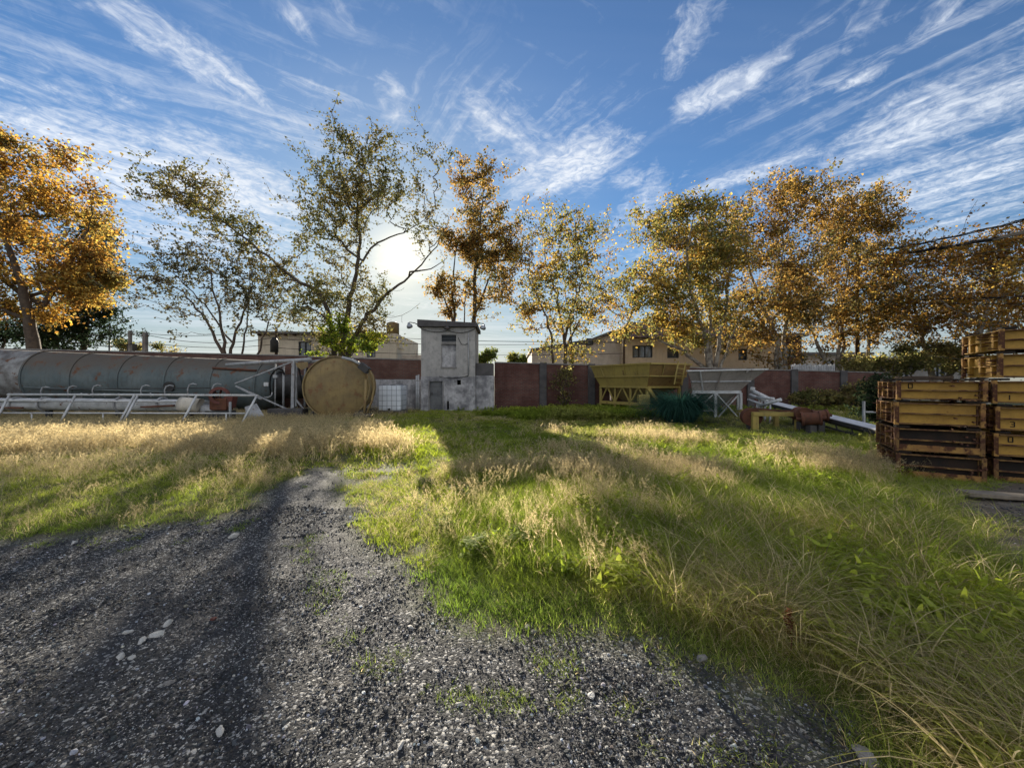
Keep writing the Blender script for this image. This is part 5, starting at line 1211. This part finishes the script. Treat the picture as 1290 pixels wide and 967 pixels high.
def proto(kind, seed, far=False):
    g = np.random.default_rng(seed); bl = []; V, Fc, C = [], [], []
    if kind == 'lawn':
        for k in range(26 if not far else 12): bl.append(curve_blade(g, .09, g.uniform(.03, .09), .0045 * (2.2 if far else 1), .5, .8, 3)[:4])
    elif kind == 'meadow':
        for k in range(34 if not far else 18): bl.append(curve_blade(g, .11, g.uniform(.07, .25), .0042 * (2.6 if far else 1), .5, 1.1, 4)[:4])
    elif kind == 'long':
        for k in range(30 if not far else 16): bl.append(curve_blade(g, .10, g.uniform(.28, .68), .0052 * (2.2 if far else 1), .45, 1.9, 7)[:4])
    elif kind == 'seed':
        for k in range(10 if not far else 7):
            pts, w, sd, c, b = curve_blade(g, .12, g.uniform(.24, .44), .0022 * (2.6 if far else 1), .3, .5, 4)
            c = (1.0, c[1], 0); bl.append((pts, w, sd, c))
            top, d = pts[-1], (pts[-1] - pts[-2]).normalized()
            for j in range(26 if not far else 12):   # feathery panicle
                q = top - d * g.uniform(0, .17); v = Vector((g.normal(), g.normal(), g.normal() * .6 + .7)).normalized(); l = g.uniform(.012, .034) * (1.25 if far else 1)
                bl.append(([q, q + v * l * .5 + Vector((0, 0, -.001)), q + v * l], .0032 * (2.0 if far else 1), v.orthogonal().normalized(), (1.0, g.random(), 0)))
        for k in range(14 if not far else 7): bl.append(curve_blade(g, .11, g.uniform(.08, .28), .0035 * (2.6 if far else 1), .6, 1.0, 4)[:4])
    elif kind == 'leafy':
        for k in range(6):
            a = g.uniform(0, 6.28); h = g.uniform(.06, .24); st = Vector((g.normal() * .05, g.normal() * .05, 0)); tp = st + Vector((g.normal() * .05, g.normal() * .05, h))
            bl.append(([st, st.lerp(tp, .5), tp], .006, Vector((1, 0, 0)), (0, .4, 0)))
            for j in range(9):
                q = st.lerp(tp, g.uniform(.25, 1)); v = Vector((g.normal(), g.normal(), g.uniform(-.1, .8))).normalized(); l = g.uniform(.04, .09)
                sd = v.cross(Vector((0, 0, 1))).normalized()
                bl.append(([q, q + v * l * .3, q + v * l * .65 + Vector((0, 0, -.004)), q + v * l + Vector((0, 0, -.012))], l * .42, sd, (0, g.random(), 0)))
    V, Fc, C = blade_mesh('x', bl)
    return finish_proto(f'{kind}_tuft', V, Fc, C, M['grass'])
def scatter(name, P, rot, scl, idx, tint, dry, protos, label=None):
    c = bpy.data.collections.new(name + '_sources')
    for i, o in enumerate(protos): o.name = f'{name}_source_{chr(97 + i)}'; c.objects.link(o)
    me = bpy.data.meshes.new(name); n = len(P); me.vertices.add(n); me.vertices.foreach_set('co', np.asarray(P, float).ravel()); me.update()
    def at_(nm, ty, v, key): a = me.attributes.new(nm, ty, 'POINT'); a.data.foreach_set(key, np.ascontiguousarray(v).ravel())
    at_('rot', 'FLOAT_VECTOR', np.asarray(rot, float), 'vector'); at_('scl', 'FLOAT_VECTOR', np.asarray(scl, float), 'vector'); at_('idx', 'INT', np.asarray(idx, np.int32), 'value')
    t = np.ones((n, 4)); t[:, :3] = tint; at_('tint', 'FLOAT_COLOR', t, 'color'); at_('dry', 'FLOAT', np.asarray(dry, float), 'value')
    o = bpy.data.objects.new(name, me); COL.objects.link(o)
    ng = bpy.data.node_groups.new(name, 'GeometryNodeTree'); ng.interface.new_socket('Geometry', in_out='INPUT', socket_type='NodeSocketGeometry'); ng.interface.new_socket('Geometry', in_out='OUTPUT', socket_type='NodeSocketGeometry')
    N = ng.nodes; L = ng.links; gi = N.new('NodeGroupInput'); go = N.new('NodeGroupOutput'); ip = N.new('GeometryNodeInstanceOnPoints'); ci = N.new('GeometryNodeCollectionInfo')
    ci.inputs['Collection'].default_value = c; ci.inputs['Separate Children'].default_value = True; ci.inputs['Reset Children'].default_value = True
    def na(nm, ty): x = N.new('GeometryNodeInputNamedAttribute'); x.data_type = ty; x.inputs['Name'].default_value = nm; return x.outputs['Attribute']
    e = N.new('FunctionNodeEulerToRotation'); L.new(na('rot', 'FLOAT_VECTOR'), e.inputs[0])
    L.new(gi.outputs[0], ip.inputs['Points']); L.new(ci.outputs[0], ip.inputs['Instance']); ip.inputs['Pick Instance'].default_value = True
    L.new(na('idx', 'INT'), ip.inputs['Instance Index']); L.new(e.outputs[0], ip.inputs['Rotation']); L.new(na('scl', 'FLOAT_VECTOR'), ip.inputs['Scale']); L.new(ip.outputs[0], go.inputs[0])
    md = o.modifiers.new('scatter', 'NODES'); md.node_group = ng
    tag(o, label, kind='stuff'); return o

OBST = [(-9.2, -5.9, 15.9, 18.5)]
def build_grass():
    g = np.random.default_rng(77)
    pts = []
    for (y0, y1, dens) in ((1.2, 2.6, 620), (2.6, 4.5, 430), (4.5, 7, 240), (7, 11, 130), (11, 20.4, 72)):
        for _ in range(1):
            xm = y1 * 1.36 + 1.5; n = int((y1 - y0) * 2 * xm * dens); x = g.uniform(-xm, xm, n); y = g.uniform(y0, y1, n)
            k = np.abs(x) < y * 1.36 + 1.5; pts.append(np.stack([x[k], y[k]], 1))
    P = np.concatenate(pts); x, y = P[:, 0], P[:, 1]
    sg, sdirt = regions(x, y)
    ppx = CX + F * x / y; ppy = CY + EYE * F / y
    ppx = ppx + (fbm(x, y, 1.1, 46) - .5) * 150; ppy = ppy + (fbm(x, y, 1.3, 47) - .5) * 30
    n1 = fbm(x, y, 1.6, 41); n2 = fbm(x, y, .7, 42); n3 = fbm(x, y, 3.5, 43); rnd = g.random(len(x))
    cover = sstep(-.02, .30, sg) * np.where(ppx < 540, .95, 1.0)
    sprig = (sg < .0) & (sg > -.9) & (fbm(x, y, .35, 45) > .64) & (rnd < .4) & (sg > -.6)
    cover = np.maximum(cover, np.where(sprig, .8, 0)) * (1 - .93 * sstep(.15, -.3, sdirt))
    wy = WY0 + WS * x
    keep = (rnd < cover) & (y < wy - .25)
    # mossy track between the wheel marks: thin cover
    trk = (ppx > 395) & (ppx < 545) & (ppy > 570) & (ppy < 720); keep &= ~(trk & (n2 < .30) & (sg < 1.2))
    x, y, sg, sdirt, ppx, ppy, n1, n2, n3 = (a[keep] for a in (x, y, sg, sdirt, ppx, ppy, n1, n2, n3)); n = len(x); rnd = g.random(n); r2 = g.random(n)
    edge = sstep(.7, .12, sg)
    left = ppx < 410
    # kinds: 0 lawn 1 meadow 2 seed 3 long 4 leafy
    kind = np.ones(n, int)
    # right field
    seedp = (.06 + .42 * sstep(.44, .68, n1)) * np.where(ppy > 690, .55, 1.0)
    kind = np.where(rnd < seedp, 2, 1)
    nearR = (ppx > 820) & (ppy > 640); kind = np.where(nearR & (rnd < .42), 1, kind); kind = np.where(nearR & (rnd < .10 + .22 * sstep(.45, .62, n3)), 3, kind)
    kind = np.where((ppx > 620) & (ppy < 560) & (rnd < .22) & (n2 > .5), 4, kind); wall_weed = (y > 15.2) & (ppx > 630) & (ppx < 880); kind = np.where(wall_weed & (rnd < .55), 4, kind)
    kind = np.where((ppx > 690) & (ppx < 790) & (ppy > 720) & (ppy < 830) & (rnd < .05), 4, kind)
    kind = np.where((n2 > .62) & (rnd < .16), 4, kind)
    # short dark lawn along the gravel edge
    kind = np.where((rnd < edge * 1.1) & ~left, 0, kind)
    # left side
    kind = np.where(left & (ppy >= 580), np.where(rnd < .86 - .35 * sstep(640, 600, ppy), 0, np.where(r2 < .6, 1, 2)), kind)
    kind = np.where(left & (ppy < 580), np.where(rnd < .72, 2, 1), kind)
    # centre strip: moss and pinkish seed
    cen = (ppx >= 395) & (ppx < 560)
    kind = np.where(cen & (ppy < 585), np.where(rnd < .45, 2, 1), kind); kind = np.where(cen & (ppy >= 575), np.where(rnd < .82, 0, np.where(r2 < .5, 1, 2)), kind)
    kind = np.where(cen & (ppx > 490) & (ppy < 600), np.where(rnd < .5, 1, 0), kind); kind = np.where(cen & (kind == 4), 1, kind)
    shade_strip = (ppx > 540) & (ppx < 700) & (ppy < 600) ; kind = np.where(shade_strip & (kind == 2) & (r2 < .55), 1, kind)
    dirtz = sdirt < .5; kind = np.where(dirtz & (kind != 3), np.where(r2 < .5, 0, 1), kind)
    yard = ((ppx > 890) & (ppx < 1125) & (y > 8.6) & (y < 17)) | ((ppx > 850) & (ppx < 960) & (y > 10.5) & (y < 16)); kind = np.where(yard, np.where(rnd < .8, 0, 1), kind)
    # tint
    A = np.array([.175, .225, .036]); B = np.array([.27, .31, .05]); Cc = np.array([.28, .265, .085]); Dk = np.array([.08, .15, .030])
    mixv = np.clip((n1 - .35) / .3, 0, 1)[:, None]; tint = A * (1 - mixv) + B * mixv
    sv = np.clip((n3 - .45) / .2, 0, 1)[:, None] * .6; tint = tint * (1 - sv) + Cc * sv
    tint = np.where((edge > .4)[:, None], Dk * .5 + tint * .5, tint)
    tint = tint * g.uniform(.75, 1.25, (n, 1))
    dry = np.clip(.20 + .9 * (n1 - .46) + .25 * (n3 - .5), .02, .6)
    dry = np.where(kind == 0, dry * .35, dry); dry = np.where(kind == 4, .0, dry); dry = np.where(kind == 3, np.clip(dry * 1.1 + .12, 0, .6), dry)
    gold = left & (ppy < 580); dry = np.where(gold & (kind == 2), .92, np.where(gold, .65, dry))
    dry = np.where(cen & (ppy < 585) & (kind == 2), .85, dry)
    gr2 = (ppx > 860) & (ppx < 1130) & (ppy > 545) & (ppy < 640); dry = np.where(gr2, dry * .45, dry); dry = np.where((ppy > 690) & (ppx > 560) & (kind == 1), dry * .85, dry)
    suncol = cen & (ppy < 720); tint = np.where(suncol[:, None], tint * .35 + np.array([.25, .29, .04]) * .65, tint)  # sunlit yellow-green put into the centre strip's grass tint
    far = y > 6.5
    h = g.uniform(.7, 1.25, n)
    h = h * np.where(kind == 0, .9, 1) * np.where((kind == 1) & (sg < .8), .6, 1.0)
    h = np.where(gold & (kind == 2), h * .95, h); h = np.where(left & (ppy >= 580) & (kind > 0), h * .6, h)
    h = np.where(cen & (ppy >= 585) & (kind > 0), h * .55, h)
    h = np.where(shade_strip, h * .7, h); h = np.where(~left & ~cen & (ppy < 700) & (kind != 3), h * .78, h); h = np.where((kind == 2) & (sg < .7) & ~left, h * .6, h)
    h = np.where(dirtz & (kind != 3), h * .6, h); h = np.where((kind == 3) & (sdirt < .2), h * .7, h)
    h = np.where(y > 12.5, h * .72, h); h = np.where((kind == 4) & (y > 15.2), h * 2.4, h)
    spr = sg < .05; h = np.where(spr, h * .5, h); kind = np.where(spr, 0, kind)
    wid = np.where(far, 1.25, 1.0) * g.uniform(.85, 1.25, n)
    z = terrain(x, y)
    Pz = np.stack([x, y, z], 1); rot = np.stack([g.normal(0, .08, n), g.normal(0, .08, n), g.uniform(0, 6.28, n)], 1)
    names = ['lawn', 'meadow', 'seed', 'long', 'leafy']; lab = ['short green turf', 'knee high meadow grass', 'dry seeding grass', 'long arching grass', 'broad leafy weeds']
    onames = ['short_grass', 'meadow_grass', 'seeding_grass', 'long_grass', 'weeds']
    for k, nm in enumerate(names):
        protos = [proto(nm, 100 * k + i) for i in range(4)] + [proto(nm, 100 * k + 50 + i, True) for i in range(3)]
        s = kind == k
        idx = np.where(far[s], 4 + g.integers(0, 3, s.sum()), g.integers(0, 4, s.sum()))
        scl = np.stack([wid[s] * np.maximum(h[s], .75), wid[s] * np.maximum(h[s], .75), h[s]], 1)
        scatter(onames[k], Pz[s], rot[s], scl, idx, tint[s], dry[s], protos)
    print('grass tufts', n, [int((kind == k).sum()) for k in range(5)])
build_grass()

def rock_mesh(seed, sub=1, flat=.7, rough=.28):
    bm = bmesh.new(); bmesh.ops.create_icosphere(bm, subdivisions=sub, radius=.5); g = random.Random(seed)
    ax = Vector((1, g.uniform(.6, .95), flat * g.uniform(.7, 1.1)))
    cuts = [(Vector((g.gauss(0, 1), g.gauss(0, 1), g.gauss(0, 1))).normalized(), g.uniform(.22, .40)) for _ in range(11)]
    for v in bm.verts:
        p = v.co.copy()
        for nrm, d in cuts:
            e = p.dot(nrm)
            if e > d: p -= nrm * (e - d)
        p *= 1 + g.uniform(-rough, rough) * .25
        v.co = Vector((p.x * ax.x, p.y * ax.y, p.z * ax.z))
    return bm
def build_gravel():
    g = np.random.default_rng(5); pts = []
    for (y0, y1, dens) in ((1.2, 2.2, 9000), (2.2, 3.2, 5600), (3.2, 5.0, 2500), (5.0, 9.5, 450)):
        xm = y1 * 1.36 + .6; n = int((y1 - y0) * 2 * xm * dens); x = g.uniform(-xm, xm, n); y = g.uniform(y0, y1, n); k = (np.abs(x) < y * 1.36 + .6); pts.append(np.stack([x[k], y[k]], 1))
    P = np.concatenate(pts); x, y = P[:, 0], P[:, 1]; sg, sdirt = regions(x, y)
    pr = sstep(.35, -.15, sg); pr = np.maximum(pr, .25 * sstep(.2, -.2, sdirt)); clump = fbm(x, y, .9, 61)
    keep = g.random(len(x)) < pr * (.35 + .65 * sstep(.32, .6, clump)); x, y, clump = x[keep], y[keep], clump[keep]; n = len(x)
    size = np.clip(np.exp(g.normal(math.log(.0088), .48, n)), .005, .038) * np.where(y > 4, 1.35, 1.0)
    tone = np.exp(g.normal(math.log(.042), .54, n)); pale = g.random(n) < .045; tone = np.where(pale, g.uniform(.3, .58, n), tone); tone = np.clip(tone, .03, .6)
    tint = tone[:, None] * (np.array([.96, .98, 1.04]) + g.normal(0, .05, (n, 3)) * np.array([1, .6, 1.1])); warm = g.random(n) < .07; tint[warm] *= np.array([1.2, 1.0, .8])
    z = terrain(x, y) + size * .12
    protos = []
    for i in range(6):
        bm = rock_mesh(i, 2 if i < 2 else 1); me = bpy.data.meshes.new('stone'); bm.to_mesh(me); bm.free(); me.materials.append(M['stone']); protos.append(bpy.data.objects.new('stone', me))
    scatter('gravel', np.stack([x, y, z], 1), np.stack([g.normal(0, .3, n), g.normal(0, .3, n), g.uniform(0, 6.28, n)], 1), np.repeat(size[:, None], 3, 1) * g.uniform(.8, 1.25, (n, 3)), g.integers(0, 6, n), tint, np.zeros(n), protos)
    print('stones', n)
build_gravel()

# single stones, leaves and plants one can point to
def build_small():
    def rock(px, py, size, label, mat='rock', flat=.6, group=None, seed=0, name='stone'):
        x, y = gp(px, py); bm = rock_mesh(seed + 40, 3, flat, .5); me = bpy.data.meshes.new(name); bm.to_mesh(me); bm.free(); me.materials.append(M[mat]); o = bpy.data.objects.new(name, me); COL.objects.link(o)
        o.location = (x, y, tz(x, y) + size * flat * .22); o.scale = (size, size * .8, size); o.rotation_euler = (.1, .05, seed * 1.7); tag(o, label, 'stone', group)
    G = 'pale stones on the gravel'
    rock(211, 786, .075, 'flat white stone, brightest and farthest of the pale cluster on the gravel', seed=1, group=G)
    rock(199, 800, .095, 'large pale stone in the middle of the cluster on the gravel', seed=2, group=G)
    rock(180, 808, .075, 'squat pale stone nearest in the cluster on the gravel', seed=3, group=G)
    rock(162, 797, .06, 'pointed pale stone at the left of the cluster on the gravel', seed=4, group=G)
    rock(152, 828, .07, 'grey pale stone below the pale cluster', seed=5, group=G)
    rock(165, 830, .05, 'small pale stone touching the grey one below the cluster', seed=6, group=G)
    rock(276, 919, .065, 'lone whitish stone near the bottom of the gravel', seed=7, group=G)
    rock(213, 861, .06, 'rounded grey stone alone on dark gravel', 'concrete', seed=8, group=G)
    rock(517, 791, .075, 'white flat slab-like stone near the grass edge', seed=9, flat=.35, group=G)
    rock(505, 941, .045, 'white oval stone at the bottom centre of the gravel', seed=10, group=G)
    rock(579, 889, .04, 'small white stone right of the bottom centre', seed=11, group=G)
    rock(664, 786, .065, 'left of two grey stones at the grass edge', 'concrete', seed=12, group='grey stones at the grass edge')
    rock(672, 791, .055, 'right of two grey stones at the grass edge', 'concrete', seed=13, group='grey stones at the grass edge')
    rock(745, 873, .055, 'white stone among green sprigs on the gravel', seed=14, group=G)
    rock(886, 834, .09, 'brown angular stone under the grass fringe', 'concrete', seed=15)
    rock(1092, 957, .13, 'broad grey flat stone at the bottom right corner', 'concrete', seed=16, flat=.4)
    rock(269, 780, .05, 'reddish brick fragment on the gravel beside the pale cluster', 'red_rust', seed=17)
    rock(94, 685, .10, 'flat pale stone at the edge of the left turf', seed=18, group=G)
    rock(295, 677, .11, 'pale stone where the track meets the left turf', seed=19, group=G)
    # dry leaf and rusty dock stalk
    x, y = gp(1246, 962); lf = MB(); n = 9
    rim = [Vector((.06 * (1 + .35 * (k % 2)) * math.cos(k * 2 * math.pi / n), .045 * (1 + .35 * (k % 2)) * math.sin(k * 2 * math.pi / n), .018 + .014 * math.sin(k * 2.2))) for k in range(n)]
    lf.add([Vector((0, 0, .012))] + rim, [(0, k + 1, (k + 1) % n + 1) for k in range(n)]); lf.add([Vector((0, 0, .009))] + [p - Vector((0, 0, .003)) for p in rim], [(0, (k + 1) % n + 1, k + 1) for k in range(n)])
    o = lf.build('fallen_leaf', weathered('dry_leaf', (.42, .24, .11), (.30, .16, .07), rough=.8, scale=20), loc=(x, y, tz(x, y) + .05)); tag(o, 'curled dry brown leaf in the grass at the bottom right corner', 'leaf')
    x, y = gp(996, 826); z0 = tz(x, y); t = thing('dock_plant', 'rusty brown seed stalk standing at the grass fringe', 'plant', (x, y, z0))
    MB().tube([(0, 0, 0), (.01, 0, .12), (-.01, .01, .27)], [.004, .003, .002], 6).build('stem', M['rust'], t)
    g = np.random.default_rng(3); nn = 260; zz = g.uniform(.10, .27, nn); P = np.stack([g.normal(0, .012, nn) - (zz - .1) * .1, g.normal(0, .012, nn), zz], 1)
    leaf_mesh('seed_head', P, .014, [(.15, .075, .045), (.11, .05, .03), (.20, .11, .065)], M['leaf'], t, 3)
    # weeping clump of dark blue-green pampas grass beside the grey hopper
    c = at(856, 0, 14.9); t = thing('pampas_clump', 'dark blue green weeping grass clump between the two hoppers', 'plant', (c.x, c.y, tz(c.x, c.y)))
    bl = []; gg = np.random.default_rng(9)
    for k in range(2600):
        a = gg.uniform(0, 6.28); b = Vector((math.cos(a), math.sin(a), 0)); L = gg.uniform(1.6, 2.7); p = b * gg.uniform(0, .55); th = gg.uniform(.02, .5); pts = [p.copy()]
        for i in range(8):
            th += gg.uniform(.19, .46) * (1 if i > 1 else .4); p = p + (b * math.sin(th) + Vector((0, 0, 1)) * math.cos(th)) * (L / 8); pts.append(p.copy())
        bl.append((pts, gg.uniform(.012, .02), Vector((-b.y, b.x, 0)), 0))
    V, Fc, _ = blade_mesh('x', bl); me = bpy.data.meshes.new('leaves'); me.from_pydata(V, [], Fc); me.update()
    cc = np.ones((len(Fc), 4)); base = np.array([.020, .052, .040]); cc[:, :3] = base * np.repeat(gg.uniform(.6, 1.6, len(bl)), 8)[:len(Fc), None]
    at_ = me.attributes.new('leafcol', 'FLOAT_COLOR', 'FACE'); at_.data.foreach_set('color', cc.ravel()); me.materials.append(M['leaf_dark']); o = bpy.data.objects.new('leaves', me); COL.objects.link(o); o.parent = t
    # half-buried plank in the bare earth at the right
    x, y = gp(1268, 640); k = MB().box(-.55, .75, -.11, .11, 0, .05).build('plank', M['pallet'], loc=(x + .1, y, tz(x, y) + .03), bevel=.006); k.rotation_euler = (0, .03, R(-12)); tag(k, 'weathered grey plank lying on bare earth before the yellow stacks', 'plank')
    # low rail and post near the dark shrub
    c = at(1090, 514, 13); k = MB().bar((-.0, 0, .62), (.8, .1, .6), .05).bar((-.05, 0, .0), (-.05, 0, .98), .06).build('broken_rail', M['pale_steel'], loc=(c.x, c.y, .0)); tag(k, 'short pale post with broken rail beside the dark shrub', 'rail')
build_small()
